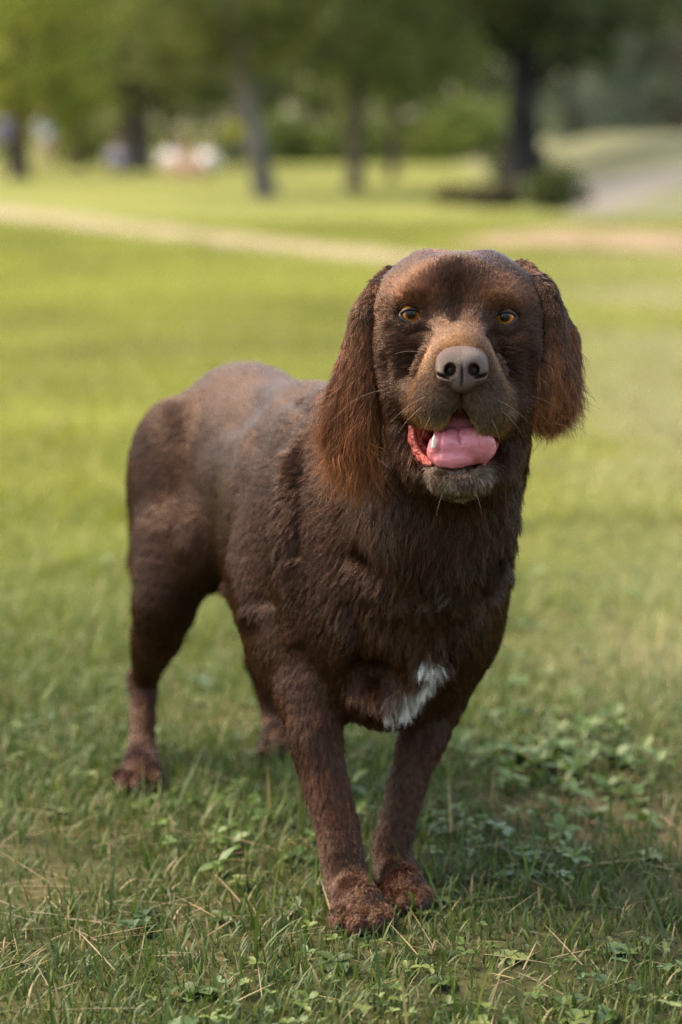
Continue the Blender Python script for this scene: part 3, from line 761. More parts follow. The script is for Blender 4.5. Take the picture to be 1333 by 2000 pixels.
# cheeks hanging beside the open mouth
B.chain([A(786, 775, 0), A(790, 850, -4), A(822, 915, 10)], mm(17, 15, 13), .018, flow=unit(np.array([-.2, .6, -1])), fl=.012)
B.chain([A(1000, 790, 0), A(998, 860, -4), A(968, 918, 8)], mm(17, 15, 13), .018, flow=unit(np.array([.2, .6, -1])), fl=.012)
# mouth cavity
hell(893, 868, 45, 43, 62, 25, 6, None, 's')
hell(835, 862, 25, 17, 34, 21, 6, None, 's')
# upper muzzle
B.cap(A(893, 640, -14), A(901, 700, 62), .030, .028, .02, flow=fl_muz, fl=.005)
hell(899, 735, 40, 41, 48, 34, 20, flow=fl_muz, fl=.006)
hell(860, 782, 44, 27, 40, 27, 20, flow=fl_muz, fl=.007)
hell(942, 787, 44, 27, 40, 30, 20, flow=fl_muz, fl=.007)
hell(825, 785, 22, 20, 34, 22, 14, flow=fl_muz, fl=.009)
hell(975, 800, 22, 16, 34, 28, 14, flow=fl_muz, fl=.009)
hell(902, 795, 92, 2.5, 22, 16, 6, None, 's')         # groove below the nose
hell(900, 834, 70, 12, 60, 17, 12, None, 's')
hell(893, 565, 22, 5, 12, 34, 24, None, 's')         # furrow of the brow
B.ell(at(738, 1322, 2.275), (.024, .034, .022), .025, op='s')      # hollow beside the breastbone

skin = mat_attr('dog_skin', rough=.8, spec=.1)
HLO = np.array([A(700, 0, 0)[0], YE - .115, A(0, 985, 0)[2]]); HHI = np.array([A(1090, 0, 0)[0], YE + .09, A(0, 470, 0)[2]])
hb = .003; hh_ = .0015
V1, F1 = B.mesh(hb)
V2, F2 = B.mesh(hh_, HLO, HHI)
cen = V1[F1].mean(1)
keep = ~((cen > HLO + .004) & (cen < HHI - .004)).all(1)
F1 = F1[keep]
DV = np.concatenate([V1, V2]); DF = np.concatenate([F1, F2 + len(V1)])
used = np.unique(DF); rem = np.full(len(DV), -1); rem[used] = np.arange(len(used)); DV = DV[used]; DF = rem[DF]
DN = vnormals(DV, DF)
# skin folds and muscle lines of the flank and shoulder
def seg_dist(Q, pts):
    d = np.full(len(Q), 1e9)
    for a, b in zip(pts, pts[1:]):
        a = np.array(a, float); b = np.array(b, float); ab = b - a
        t = np.clip(((Q - a) @ ab) / (ab @ ab), 0, 1); d = np.minimum(d, np.linalg.norm(Q - a - t[:, None] * ab, axis=1))
    return d
QP = project(DV)
near = (DN @ -ray(600, 1000) > 0.05)
disp = np.zeros(len(DV))
for pts, wd, dp in (([(585, 800), (530, 870), (512, 960), (508, 1080), (512, 1170)], 26, -.009),
                    ([(552, 800), (492, 870), (470, 960), (462, 1080), (490, 1190)], 24, .010),
                    ([(500, 790), (430, 860), (405, 950), (400, 1060), (425, 1150)], 22, -.009),
                    ([(560, 900), (548, 1010), (555, 1120), (575, 1240)], 16, .008),
                    ([(600, 850), (585, 960), (580, 1080)], 11, -.007),
                    ([(440, 860), (380, 960), (372, 1060)], 24, .007),
                    ([(700, 1080), (780, 1150), (860, 1172), (950, 1130), (985, 1090)], 17, -.020),
                    ([(880, 1180), (872, 1240), (880, 1290)], 10, -.006),
                    ([(680, 1180), (700, 1260), (690, 1340)], 18, -.009),
                    ([(842, 650), (820, 700), (803, 745), (794, 790)], 10, -.0032), ([(958, 650), (980, 700), (996, 750), (1000, 795)], 10, -.0032),
                    ([(790, 594), (815, 596), (836, 606), (843, 624)], 7, -.0016), ([(1002, 598), (975, 600), (955, 610), (948, 628)], 7, -.0016),
                    ([(800, 575), (826, 574)], 12, .0018), ([(992, 580), (964, 579)], 12, .0018),
                    ([(768, 640), (800, 655), (832, 645)], 8, -.0028), ([(1018, 646), (990, 660), (958, 650)], 8, -.0028), ([(893, 520), (893, 570)], 8, -.0012),
                    ([(760, 700), (762, 760), (772, 820)], 12, -.003), ([(1030, 700), (1026, 770)], 12, -.003),
                    ([(640, 1420), (665, 1540), (692, 1680)], 8, -.0022), ([(600, 1440), (628, 1560), (655, 1660)], 9, .0022), ([(832, 1430), (800, 1540), (772, 1620)], 8, -.0022), ([(850, 1440), (815, 1560), (795, 1640)], 8, .0020)):
    disp += (DV[:, 1] < 2.82) * dp * np.exp(-(seg_dist(QP, pts) / wd) ** 2)
DV = DV + DN * (disp * near)[:, None]
body = mesh_np('body', DV, DF, skin, dog)
DN = vnormals(DV, DF)
print('dog verts', len(DV), 'faces', len(DF))

# ---------------------------------------------------------------- nose, eyes, mouth
nose_m = mat_noise('nose_leather', (.080, .045, .033), (.120, .072, .054), 60, .28, .5, 3, 1400, .5)
NB = Blob()
def ne(px, py, v, rx, ry, rz, k=5, M=None, op='u'): NB.ell(A(px, py, v), mm(rx, ry, rz), k / 1000, M, op)
ne(903, 706, 84, 24.5, 16, 14, 8)
ne(903, 724, 84, 21, 15, 17, 8)
ne(903, 740, 86, 12, 12, 13.5, 6)
ne(872, 727, 88, 9.5, 10, 11, 5)         # wings of the nostrils
ne(934, 727, 88, 9.5, 10, 11, 5)
ne(903, 690, 72, 20, 16, 9, 8)
ne(880, 723, 98, 5.4, 27, 6.2, 3, rotm(0, 18, 0), 's')     # nostrils
ne(926, 723, 98, 5.4, 27, 6.2, 3, rotm(0, -18, 0), 's')
ne(865, 735, 96, 7.5, 10, 1.7, 2, rotm(0, 18, 0), 's')
ne(941, 735, 96, 7.5, 10, 1.7, 2, rotm(0, -18, 0), 's')
ne(903, 745, 101, .9, 6, 14, 2, None, 's')
nose, NV, NF = blob_obj(NB, 'nose', .0007, nose_m, dog)

blk = mat_noise('nostril_dark', (.004, .003, .003), (.008, .006, .005), 200, .5)
for px_, sg in ((880, 18), (926, -18)):
    KB = Blob(); KB.ell(A(px_, 723, 85), mm(5.9, 7, 6.6), .001, rotm(0, sg, 0)); blob_obj(KB, 'nostril', .0008, blk, nose)
def eye(px, py, sx):
    c = A(px, py, -10.5)
    me_ = bpy.data.meshes.new('eye')
    import bmesh
    bm = bmesh.new(); bmesh.ops.create_uvsphere(bm, u_segments=48, v_segments=32, radius=.0120); bm.to_mesh(me_); bm.free()
    me_.polygons.foreach_set('use_smooth', [True] * len(me_.polygons))
    m, nt, bs = mat_new('eye_amber')
    tc = nd(nt, 'ShaderNodeTexCoord'); sp = nd(nt, 'ShaderNodeSeparateXYZ'); nt.links.new(tc.outputs['Object'], sp.inputs[0])
    cx = nd(nt, 'ShaderNodeVectorMath', operation='MULTIPLY'); cx.inputs[1].default_value = (1, 1, 0); nt.links.new(tc.outputs['Object'], cx.inputs[0])
    ln = nd(nt, 'ShaderNodeVectorMath', operation='LENGTH'); nt.links.new(cx.outputs[0], ln.inputs[0])
    ml = nd(nt, 'ShaderNodeMath', operation='MULTIPLY'); ml.inputs[1].default_value = 76; nt.links.new(ln.outputs['Value'], ml.inputs[0])
    nz = nd(nt, 'ShaderNodeTexNoise', Scale=420, Detail=3); nt.links.new(tc.outputs['Object'], nz.inputs['Vector'])
    ma = nd(nt, 'ShaderNodeMath', operation='MULTIPLY_ADD'); ma.inputs[1].default_value = .16; nt.links.new(nz.outputs[0], ma.inputs[0]); nt.links.new(ml.outputs[0], ma.inputs[2])
    cr = nd(nt, 'ShaderNodeValToRGB'); nt.links.new(ma.outputs[0], cr.inputs[0])
    el = cr.color_ramp.elements
    el[0].position = .0; el[0].color = (.004, .003, .003, 1)
    el[1].position = .38; el[1].color = (.006, .004, .003, 1)
    for p_, c_ in ((.44, (.12, .034, .006, 1)), (.60, (.62, .22, .022, 1)), (.80, (.50, .15, .014, 1)), (.93, (.10, .03, .008, 1)), (.99, (.02, .008, .005, 1))):
        e = el.new(p_); e.color = c_
    nt.links.new(cr.outputs[0], bs.inputs['Base Color'])
    bs.inputs['Roughness'].default_value = .25; bs.inputs['Coat Weight'].default_value = .6; bs.inputs['Specular IOR Level'].default_value = .1; bs.inputs['Coat Roughness'].default_value = .02
    bs.inputs['Coat IOR'].default_value = 1.5
    me_.materials.append(m)
    o = bpy.data.objects.new('eye', me_); link(o, dog)
    o.location = Vector(c)
    look = Vector((-.02 * 0 + (-c[0]) * .9, -c[1], (CAM_H - c[2]) * .9))      # both eyes look at whoever holds the camera
    o.rotation_euler = look.to_track_quat('Z', 'Y').to_euler()
    # rim of the lids: a thin tube round the almond opening, lying on the ball
    n = 48; a = np.linspace(0, 2 * np.pi, n, endpoint=False)
    x = np.cos(a) * .0106; z = np.sin(a) * np.where(np.sin(a) > 0, .0065, .0078) * (1 - .25 * np.abs(np.cos(a)) ** 3) - x * sx * .12
    z = z - .0004 - x * sx * -.10 * (np.sin(a) > 0)
    rr = .0127; y = -np.sqrt(np.maximum(rr * rr - x * x - z * z, 1e-9))
    ctr = np.stack([x, y, z], 1) + c
    tn = unit(np.roll(ctr, -1, 0) - np.roll(ctr, 1, 0)); nn = unit(ctr - c); bb = np.cross(tn, nn)
    ph = np.linspace(0, 2 * np.pi, 8, endpoint=False)
    tr_ = .0017 + .0006 * (np.sin(a) < 0)
    rings = ctr[:, None] + tr_[:, None, None] * (np.cos(ph)[None, :, None] * nn[:, None] + np.sin(ph)[None, :, None] * bb[:, None])
    Vv = rings.reshape(-1, 3); I = np.arange(n * 8).reshape(n, 8)
    Ff = np.stack([I, np.roll(I, -1, 0), np.roll(np.roll(I, -1, 0), -1, 1), np.roll(I, -1, 1)], -1).reshape(-1, 4)
    mesh_np('eyelid', Vv, Ff, lid_m, dog)
    return c
lid_m = mat_noise('eyelid_skin', (.008, .004, .003), (.022, .010, .008), 300, .55)
EC = [eye(803, 614, 1), eye(987, 619, -1)]

tongue_m, nt, bs = mat_new('tongue_pink')
bs.inputs['Base Color'].default_value = (.60, .20, .21, 1); bs.inputs['Roughness'].default_value = .27
bs.inputs['Subsurface Weight'].default_value = .25; bs.inputs['Subsurface Radius'].default_value = (.006, .002, .0015)
tc = nd(nt, 'ShaderNodeTexCoord'); nz = nd(nt, 'ShaderNodeTexNoise', Scale=900, Detail=2); bp = nd(nt, 'ShaderNodeBump', Strength=.35, Distance=.001)
nt.links.new(tc.outputs['Object'], nz.inputs['Vector']); nt.links.new(nz.outputs[0], bp.inputs['Height']); nt.links.new(bp.outputs[0], bs.inputs['Normal'])
n2 = nd(nt, 'ShaderNodeTexNoise', Scale=55, Detail=3); mx = nd(nt, 'ShaderNodeMix', data_type='RGBA'); mx.inputs[6].default_value = (.66, .24, .26, 1); mx.inputs[7].default_value = (.50, .12, .14, 1)
nt.links.new(tc.outputs['Object'], n2.inputs['Vector']); nt.links.new(n2.outputs[0], mx.inputs[0]); nt.links.new(mx.outputs[2], bs.inputs['Base Color'])
TB = Blob()
Mt = rotm(-58, 0, 0)
def te(px, py, v, rx, ry, rz, k=14, M=Mt, op='u'): TB.ell(A(px, py, v), mm(rx, ry, rz), k / 1000, M, op)
te(892, 815, 12, 15, 18, 8)
te(893, 832, 24, 19, 18, 8)
te(896, 850, 34, 24, 20, 8)
te(902, 872, 48, 28, 19, 8)
te(900, 884, 56, 27, 14, 6.5, 8)
te(936, 870, 52, 13, 14, 6)
te(866, 882, 50, 12, 17, 8.5)
te(886, 901, 60, 17, 8, 6, 6)
V, F = TB.mesh(.0008); N_ = vnormals(V, F); q_ = project(V)
gr = np.exp(-(seg_dist(q_, [(893, 800), (896, 845), (901, 868)]) / 2.6) ** 2) * (N_[:, 1] < -.1)
edge = vnoise(V, 160) * .0006 + vnoise(V, 420) * .00025 - .0012 * np.exp(-(seg_dist(q_, [(862, 845), (858, 885)]) / 4) ** 2) - .0010 * np.exp(-(seg_dist(q_, [(935, 850), (940, 885)]) / 5) ** 2)
V = V + N_ * (edge - .0028 * gr)[:, None]
mesh_np('tongue', V, F, tongue_m, dog)
gum_m = mat_noise('inner_lip', (.30, .035, .025), (.50, .12, .09), 160, .22, .6, 3, 260)
GB = Blob()
for (px, py, v, a_, b_, c_) in ((815, 830, 12, 9, 14, 10), (812, 855, 12, 8, 12, 10), (822, 880, 16, 9, 10, 8), (832, 895, 24, 9, 9, 5), (828, 845, 6, 8, 10, 10), (838, 903, 36, 7, 8, 4)):
    GB.ell(A(px, py, v), mm(a_, b_, c_), .004)
GB.chain([A(805, 818, 22), A(808, 850, 26), A(820, 885, 30), A(842, 906, 44)], mm(2.6, 3.2, 3, 2.6), .003)
gum, _, _ = blob_obj(GB, 'inner_lip', .001, gum_m, dog)
GB2 = Blob()
GB2.chain([A(958, 830, 20), A(968, 850, 26), A(964, 880, 32), A(945, 905, 48)], mm(2.4, 3, 3, 2.6), .003)
GB2.ell(A(962, 862, 14), mm(7, 10, 12), .003)
blob_obj(GB2, 'inner_lip', .001, gum_m, dog)
tooth_m = mat_noise('tooth', (.80, .74, .60), (.85, .80, .70), 200, .25)
def tooth(px, py, v, h, r):
    TT = Blob(); TT.chain([A(px, py + 14, v), A(px + 1, py, v + 1), A(px + 2, py - h * 2, v + 1)], mm(r, r * .85, r * .3), .001)
    return blob_obj(TT, 'tooth', .0006, tooth_m, dog)
tooth(847, 858, 66, 4.2, 2.1)
claw_m = mat_noise('claw', (.015, .010, .008), (.035, .025, .02), 300, .5)
for c, fw in TOES:
    CB = Blob(); CB.chain([c + fw * .010 + np.array([0, 0, .002]), c + fw * .017 + np.array([0, 0, .0005]), c + fw * .0215 + np.array([0, 0, -.005])], [.0024, .0020, .0007], .001)
    blob_obj(CB, 'claw', .0009, claw_m, dog)

# ---------------------------------------------------------------- ears
def ear(rows, name='ear'):
    """rows: (x0, x1, y, v, thickness) from the root down; the flap is a chain of flattened ellipsoids"""
    E_ = Blob()
    for i, (x0, x1, y, v, th) in enumerate(rows):
        s0 = (YE - v / 1000) / FPX
        E_.ell(A((x0 + x1) / 2, y, v), ((x1 - x0) / 2 * s0, th, .026), .018, rotm(0, 0, -25 if x0 < 800 else 25), flow=DOWN, fl=.03)
    return blob_obj(E_, name, .002, skin, dog)
EAR1 = [(742, 800, 572, -84, .014), (730, 780, 588, -74, .014), (716, 758, 600, -56, .015), (698, 738, 632, -45, .014), (688, 732, 660, -38, .012), (672, 728, 710, -32, .011), (658, 728, 750, -28, .011), (652, 728, 790, -26, .010), (652, 726, 825, -26, .009)]
EAR2 = [(985, 1040, 560, -84, .015), (1005, 1055, 574, -74, .015), (1025, 1082, 588, -55, .017), (1046, 1088, 622, -45, .014), (1048, 1100, 660, -38, .013), (1034, 1110, 710, -32, .011), (1022, 1110, 750, -24, .010), (1020, 1110, 765, -22, .009)]
EAR2B = [(1070, 1106, 650, -62, .010), (1086, 1120, 690, -60, .010), (1090, 1122, 715, -56, .009)]
ears = [ear(EAR1), ear(EAR2 + EAR2B)]
# =================================================================== the coat
hair_m = bpy.data.materials.new('dog_hair'); hair_m.use_nodes = True
nt = hair_m.node_tree; nt.nodes.clear()
ho = nd(nt, 'ShaderNodeOutputMaterial'); hb_ = nd(nt, 'ShaderNodeBsdfPrincipled'); ha = nd(nt, 'ShaderNodeAttribute', attribute_name='col')
nt.links.new(ha.outputs['Color'], hb_.inputs['Base Color']); nt.links.new(hb_.outputs[0], ho.inputs['Surface'])
hb_.inputs['Roughness'].default_value = .27; hb_.inputs['Specular IOR Level'].default_value = .50; hb_.inputs['Specular Tint'].default_value = (1, .66, .48, 1)
FQ = 1

def scatter(V, F, N, wgt, n):
    T3 = np.concatenate([F[:, [0, 1, 2]], F[:, [0, 2, 3]]])
    a, b, c = V[T3[:, 0]], V[T3[:, 1]], V[T3[:, 2]]
    ar = np.linalg.norm(np.cross(b - a, c - a), axis=1) * wgt[T3].mean(1)
    t = rng.choice(len(T3), n, p=ar / ar.sum())
    u, v = rng.random(n), rng.random(n); m = u + v > 1; u[m], v[m] = 1 - u[m], 1 - v[m]
    bc = np.stack([1 - u - v, u, v], 1)
    return T3[t], bc
def mixv(X, T, bc):
    return (X[T] * (bc[..., None] if X.ndim == 2 else bc)).sum(1)
def curves(name, P, rad, col, mat, parent):
    """P (n,k,3), rad (n,k), col (n,k,3)"""
    n, k = P.shape[:2]
    h = bpy.data.hair_curves.new(name); h.add_curves([k] * n)
    h.attributes['position'].data.foreach_set('vector', P.astype(np.float32).ravel())
    ra = h.attributes.get('radius') or h.attributes.new('radius', 'FLOAT', 'POINT'); ra.data.foreach_set('value', rad.astype(np.float32).ravel())
    ca = h.attributes.new('col', 'FLOAT_COLOR', 'POINT'); c4 = np.ones((n * k, 4), np.float32); c4[:, :3] = col.reshape(-1, 3); ca.data.foreach_set('color', c4.ravel())
    h.materials.append(mat)
    o = bpy.data.objects.new(name, h)
    return link(o, parent)
def grow(V, F, N, flow, length, dens, n, colf, k=6, kids=9, lift=18, curl=.25, grav=.3, spread=.0022, clump=.6, rad=.00016, jit=.16, cv=.42):
    """locks: each parent strand leads a handful of children whose tips draw towards it"""
    npar = max(int(n * FQ / kids), 1)
    T, bc = scatter(V, F, N, dens, npar)
    P0, N0, F0, L0 = mixv(V, T, bc), unit(mixv(N, T, bc)), mixv(flow, T, bc), mixv(length, T, bc)
    L0 = L0 * (.75 + .5 * rng.random(npar))
    F0 = F0 + jit * 1.1 * np.stack([vnoise(P0 + i * 3.1, 38) for i in range(3)], 1) + rng.normal(0, jit * .7, (npar, 3))
    F0 = unit(F0 - N0 * (F0 * N0).sum(1, keepdims=True))
    lf = R(1) * lift * (.6 + .8 * rng.random(npar)) * (1 + .25 * vnoise(P0 + 9, 60))
    ph = rng.random(npar) * 6.28; side = np.cross(F0, N0)
    fq = 5 + 3 * rng.random(npar)
    Ppar = [P0]; cur = P0.copy()
    for i in range(1, k):
        t = i / (k - 1)
        d = F0 * np.cos(lf)[:, None] + N0 * (np.sin(lf) * (1.25 - 1.0 * t))[:, None]
        d = d + side * (curl * np.sin(ph + fq * t))[:, None] + np.array([0, 0, -1]) * (grav * t * np.clip(L0 / .03 - .25, 0, 1.6))[:, None]
        cur = cur + unit(d) * (L0 / (k - 1))[:, None]; Ppar.append(cur.copy())
    Ppar = np.stack(Ppar, 1)                                   # npar,k,3
    r_ = spread * np.sqrt(rng.random((npar, kids))); an = rng.random((npar, kids)) * 6.28
    bit = np.cross(N0, F0)
    off = (np.cos(an) * r_)[..., None] * F0[:, None] + (np.sin(an) * r_)[..., None] * bit[:, None]
    off = off - N0[:, None] * (.0002 + 12 * r_ ** 2)[..., None]
    tt = np.linspace(0, 1, k)
    C = Ppar[:, None] + off[:, :, None] * (1 - clump * tt ** 1.2)[None, None, :, None]
    ls = (.65 + .45 * rng.random((npar, kids)))
    C = C[:, :, :1] + (C - C[:, :, :1]) * ls[..., None, None]
    C = C + (rng.normal(0, 1, (npar, kids, 1, 3)) * tt[None, None, :, None] ** 1.5 * (L0 * .055)[:, None, None, None])
    C = C.reshape(-1, k, 3)
    col = colf(np.repeat(P0, kids, 0), tt) * np.exp(.20 * rng.normal(0, 1, (len(C), 1, 1))).clip(.35, 2.6) * np.repeat((1 + .25 * vnoise(P0, 25)) * np.exp(cv * rng.normal(0, 1, npar)).clip(.3, 2.8), kids)[:, None, None]
    rd = rad * (1 - .75 * tt ** 2)[None] * (.8 + .4 * rng.random((len(C), 1)))
    return C, rd, np.clip(col, .001, .9)
def near_seg(P, pts, r):
    d = np.full(len(P), 1e9)
    pts = [np.asarray(p, float) for p in pts]
    for a, b in zip(pts, pts[1:]):
        ab = b - a; t = np.clip(((P - a) @ ab) / max(ab @ ab, 1e-12), 0, 1); d = np.minimum(d, np.linalg.norm(P - a - t[:, None] * ab, axis=1))
    return np.exp(-(d / r) ** 2)
def lerp(a, b, w): return a + (np.asarray(b) - a) * w[..., None]
DARK = np.array([.0215, .0086, .0046]); RUST = np.array([.17, .058, .019]); TAN = np.array([.25, .125, .052]); GREY = np.array([.38, .31, .23]); WHITE = np.array([.58, .54, .47])
def coat_col(P, tt):
    c = np.tile(DARK, (len(P), 1))
    nz = vnoise(P, 14)
    c = lerp(c, RUST * .7, np.clip(.10 + .10 * nz, 0, 1))
    # legs run to rust towards the feet
    c = lerp(c, np.array([.038, .0135, .0060]), np.clip((.30 - P[:, 2]) / .26, 0, 1) * .6)
    m = near_seg(P, [A(897, 658, 45), A(901, 676, 92)], .019) * np.clip(.85 + .5 * vnoise(P, 110), 0, 1.2)                                  # bridge
    m2 = near_seg(P, [A(850, 700, 60), A(838, 760, 50), A(838, 810, 55)], .017) + near_seg(P, [A(952, 700, 60), A(965, 760, 50), A(965, 820, 55)], .015)
    c = lerp(c, TAN, np.clip(m * .85, 0, 1)); c = lerp(c, TAN * .95, np.clip(m2 * .75, 0, 1))
    g = near_seg(P, [A(868, 785, 66), A(862, 808, 66)], .014) + near_seg(P, [A(935, 785, 68), A(945, 812, 66)], .014)
    c = lerp(c, GREY, np.clip(g * .55, 0, 1))
    lipf = near_seg(P, [A(838, 822, 60), A(872, 820, 66)], .009) + near_seg(P, [A(930, 826, 64), A(964, 845, 55)], .009)
    c = lerp(c, np.array([.30, .18, .06]), np.clip(lipf, 0, 1) * .8)
    for pts, r_, a_ in (([A(792, 578, -6), A(838, 583, 0)], .011, .85), ([A(950, 587, 0), A(998, 584, -6)], .011, .85),   # brows
                        ([A(760, 560, -25), A(800, 545, -12), A(830, 530, -15)], .012, .5), ([A(1020, 580, -25), A(985, 545, -12)], .012, .5),
                        ([A(750, 620, -25), A(745, 680, -28)], .012, .45), ([A(1030, 620, -28), A(1030, 670, -30)], .010, .4),
                        ([A(780, 770, -6), A(770, 830, -10), A(800, 900, 0)], .013, .45), ([A(1000, 800, -4), A(1000, 860, -6)], .012, .5),
                        ([A(875, 492, -55), A(915, 492, -55)], .014, .5)):
        c = lerp(c, RUST * 1.2, np.clip(near_seg(P, pts, r_), 0, 1) * a_)
    for e_ in (A(803, 614, 0), A(987, 619, 0)):
        c = lerp(c, DARK * .55, np.clip(near_seg(P, [e_ + [-.008, 0, -.001], e_ + [.008, 0, -.001]], .0105) * 1.1, 0, 1))
    ch = near_seg(P, [A(850, 938, 45), A(890, 945, 62), A(935, 935, 55)], .0085) + .7 * near_seg(P, [A(880, 968, 40), A(910, 968, 40)], .010)
    c = lerp(c, GREY * 1.25, np.clip(ch * (.75 + .8 * vnoise(P, 150)), 0, 1) * .55)
    lf_ = near_seg(P, [A(850, 915, 50), A(830, 905, 38)], .007) * .5
    c = lerp(c, GREY * .7, lf_)
    st = near_seg(P, [at(905, 1035, 2.235), at(885, 1105, 2.225)], .020) * np.clip(.35 + 1.2 * vnoise(P, 90), 0, 1)
    c = lerp(c, WHITE * .75, np.clip(st, 0, 1) * .4)
    wp = near_seg(P, WPATCH, .0072) * 1.15
    c = lerp(c, WHITE, np.clip(wp * (.75 + .9 * vnoise(P * np.array([1, 1, .4]), 160)), 0, 1))
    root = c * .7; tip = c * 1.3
    return root[:, None] * (1 - tt)[None, :, None] + tip[:, None] * tt[None, :, None]

flow, flen = B.coat(DV)
# where the white breast patch lies on the surface
def on_skin(px, py):
    d = np.linalg.norm(QPn - np.array([px, py]), axis=1) + 1e3 * (DN @ -ray(px, py) < 0)
    i = np.argsort(d)[:40]; dep = DV[i] @ ray(px, py)
    return DV[i[np.argmin(dep)]]
QPn = project(DV)
WPATCH = [on_skin(772, 1388), on_skin(805, 1375), on_skin(840, 1345), on_skin(860, 1310), on_skin(835, 1300)]
WP2 = [on_skin(900, 1275), on_skin(885, 1300)]
dens = np.ones(len(DV))
inside = np.zeros(len(DV), bool)
for c_, r_ in ((A(803, 613, 0), mm(10.2, 26, 7.2)), (A(987, 618, 0), mm(10.2, 26, 7.2)), (A(903, 718, 88), mm(22, 26, 20)),
               (A(893, 868, 40), mm(42, 62, 24)), (A(835, 862, 25), mm(16.5, 32, 20)), (A(900, 838, 60), mm(15, 54, 16))):
    inside |= (((DV - c_) / np.array(r_)) ** 2).sum(1) < 1
dens[inside] = 0
dist = np.linalg.norm(DV - np.array([0, 0, CAM_H]), axis=1)
dens *= np.clip(2.6 / dist, .5, 1.3) ** 2
ishead = np.clip(1 - np.abs(DV - A(893, 720, -10)).max(1) / .13, 0, 1) > 0
facing = (DN @ -ray(600, 1000)) > -.35                            # the far side carries the coat more sparsely
dens *= np.where(facing, 1, .35)
ruff = np.clip(near_seg(DV, [at(880, 990, 2.22), at(850, 1070, 2.23)], .06), 0, 1)
flen = flen * (1 + .35 * vnoise(DV, 18))
wpl = np.clip(near_seg(DV, WPATCH, .022), 0, 1)
flen = flen + .003 * wpl
lenh = np.where(ishead, flen, flen)
eyed = np.min([np.linalg.norm(DV - A(803, 614, 0), axis=1), np.linalg.norm(DV - A(987, 619, 0), axis=1)], 0)
flen = flen * np.clip(eyed / .035, .35, 1)
nsd = np.linalg.norm(DV - A(903, 718, 88), axis=1)
flen = flen * np.clip(nsd / .07, .4, 1)
attr_color(body.data, 'col', coat_col(DV, np.array([0.]))[:, 0] * 1.1)
for e_ in ears: attr_color(e_[0].data, 'col', np.tile(DARK * 1.1, (len(e_[0].data.vertices), 1)))
dens = dens * np.clip(.011 / flen, .6, 2.2)
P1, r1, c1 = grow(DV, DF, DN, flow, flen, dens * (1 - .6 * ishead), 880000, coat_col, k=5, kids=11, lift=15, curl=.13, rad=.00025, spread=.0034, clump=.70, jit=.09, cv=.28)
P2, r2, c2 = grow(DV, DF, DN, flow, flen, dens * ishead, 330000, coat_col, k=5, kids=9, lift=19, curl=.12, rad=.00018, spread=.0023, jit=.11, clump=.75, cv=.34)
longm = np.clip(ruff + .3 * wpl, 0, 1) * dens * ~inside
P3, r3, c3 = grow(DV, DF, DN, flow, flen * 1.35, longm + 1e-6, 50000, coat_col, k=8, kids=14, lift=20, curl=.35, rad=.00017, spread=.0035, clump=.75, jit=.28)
def rs(P, k):
    t = np.linspace(0, P.shape[1] - 1, k); i = np.minimum(t.astype(int), P.shape[1] - 2); f = (t - i)[None, :, None]
    return P[:, i] * (1 - f) + P[:, i + 1] * f
curves('fur', np.concatenate([P1, P2]), np.concatenate([r1, r2]), np.concatenate([c1, c2]), hair_m, dog)
curves('ruff_fur', P3, r3, c3, hair_m, dog)
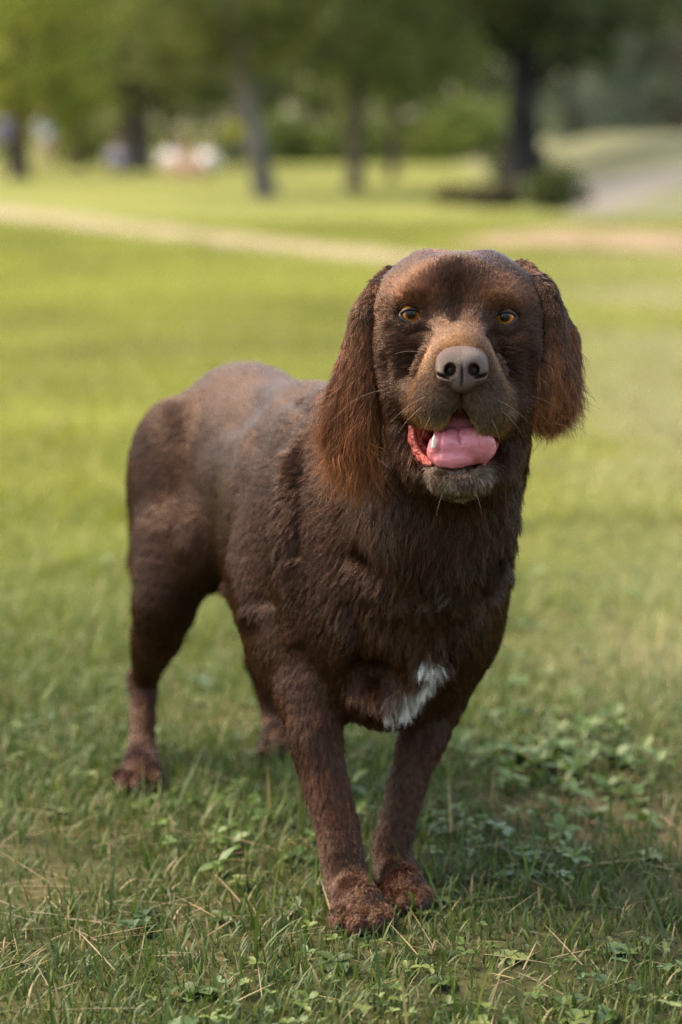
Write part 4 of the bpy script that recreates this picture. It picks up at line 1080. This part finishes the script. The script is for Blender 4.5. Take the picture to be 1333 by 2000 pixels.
# ears: long feathering that falls in waves, redder towards the tips
def ear_fur(ear_o, Ve, Fe, top, bot, n, lmax):
    Ne = vnormals(Ve, Fe)
    ztop, zbot = A(800, top, -40)[2], A(800, bot, -30)[2]
    h = np.clip((ztop - Ve[:, 2]) / (ztop - zbot), 0, 1)
    sx = np.sign(Ve[:, 0].mean() - A(895, 600, 0)[0])
    fl = np.zeros_like(Ve); fl[:, 2] = -1; fl[:, 0] = sx * (.25 - .15 * h); fl[:, 1] = -.05
    ln = .010 + lmax * h ** 1.2
    fc = np.where(Ne @ -ray(800, 700) > -.3, 1.0, .4)
    def cf(P, tt):
        hh = np.clip((ztop - P[:, 2]) / (ztop - zbot), 0, 1)
        c = np.tile(DARK * 1.15, (len(P), 1)); c = lerp(c, RUST, np.clip(.15 + .35 * hh + .5 * vnoise(P * np.array([1, 1, .35]), 80), 0, 1) * .8)
        tip = lerp(c, np.array([.40, .135, .038]), np.clip(.05 + .75 * hh + .3 * vnoise(P * np.array([1, 1, .35]), 60), 0, 1) * .7)
        return c[:, None] * (1 - tt)[None, :, None] + tip[:, None] * tt[None, :, None]
    a = grow(Ve, Fe, Ne, unit(fl), ln, fc, n, cf, k=9, kids=12, lift=11, curl=.60, grav=.5, rad=.00016, spread=.003, clump=.75, jit=.22)
    low = np.clip((h - .5) * 2, 0, 1) ** 1.5 * fc + 1e-6
    b = grow(Ve, Fe, Ne, unit(fl), ln * 1.3 + (.022 if sx < 0 else .012), low, int(n * .11), cf, k=9, kids=8, lift=13, curl=.75, grav=.6, rad=.00017, spread=.004, clump=.8, jit=.35)
    outer = low * np.clip((Ve[:, 0] - Ve[:, 0].mean()) * sx / .02, 0, 1) + 1e-7
    fo = fl.copy(); fo[:, 0] = sx * .75
    c = grow(Ve, Fe, Ne, unit(fo), ln * 1.2 + .022, outer, int(n * .018), cf, k=9, kids=4, lift=14, curl=.5, grav=.45, rad=.00020, spread=.003, clump=.6, jit=.4)
    curves('fur', *[np.concatenate(x) for x in zip(a, b, c)], hair_m, ear_o)
ear_fur(*ears[0], 545, 850, 46000, .022)
ear_fur(*ears[1], 530, 790, 50000, .005)
# whiskers
Wp = []
for (px, py, v, dx, dz, L_) in ((845, 770, 75, -1, -.2, .05), (838, 785, 72, -1, -.5, .045), (852, 795, 76, -.6, -.8, .04), (955, 775, 78, 1, -.2, .05), (962, 790, 74, 1, -.5, .045),
                                (950, 800, 78, .6, -.8, .035), (770, 760, 0, -1, .1, .05), (1005, 770, 0, 1, .1, .05), (830, 690, 50, -1, .4, .03), (870, 950, 58, -.5, -1, .03), (925, 950, 60, .5, -1, .03), (800, 575, 2, -.5, 1, .025), (985, 575, 2, .6, 1, .025)):
    p = A(px, py, v); pts = [p]
    d = np.array([dx, -.5, dz], float)
    for i in range(7):
        d = unit(d + np.array([dx * -.02, .10, -.10])); pts.append(pts[-1] + d * L_ / 7)
    Wp.append(pts)
Wp = np.array(Wp); curves('whiskers', Wp, np.tile(np.linspace(.00016, .00004, 8), (len(Wp), 1)), np.tile(np.array([.35, .28, .2]), (len(Wp), 8, 1)), hair_m, dog)
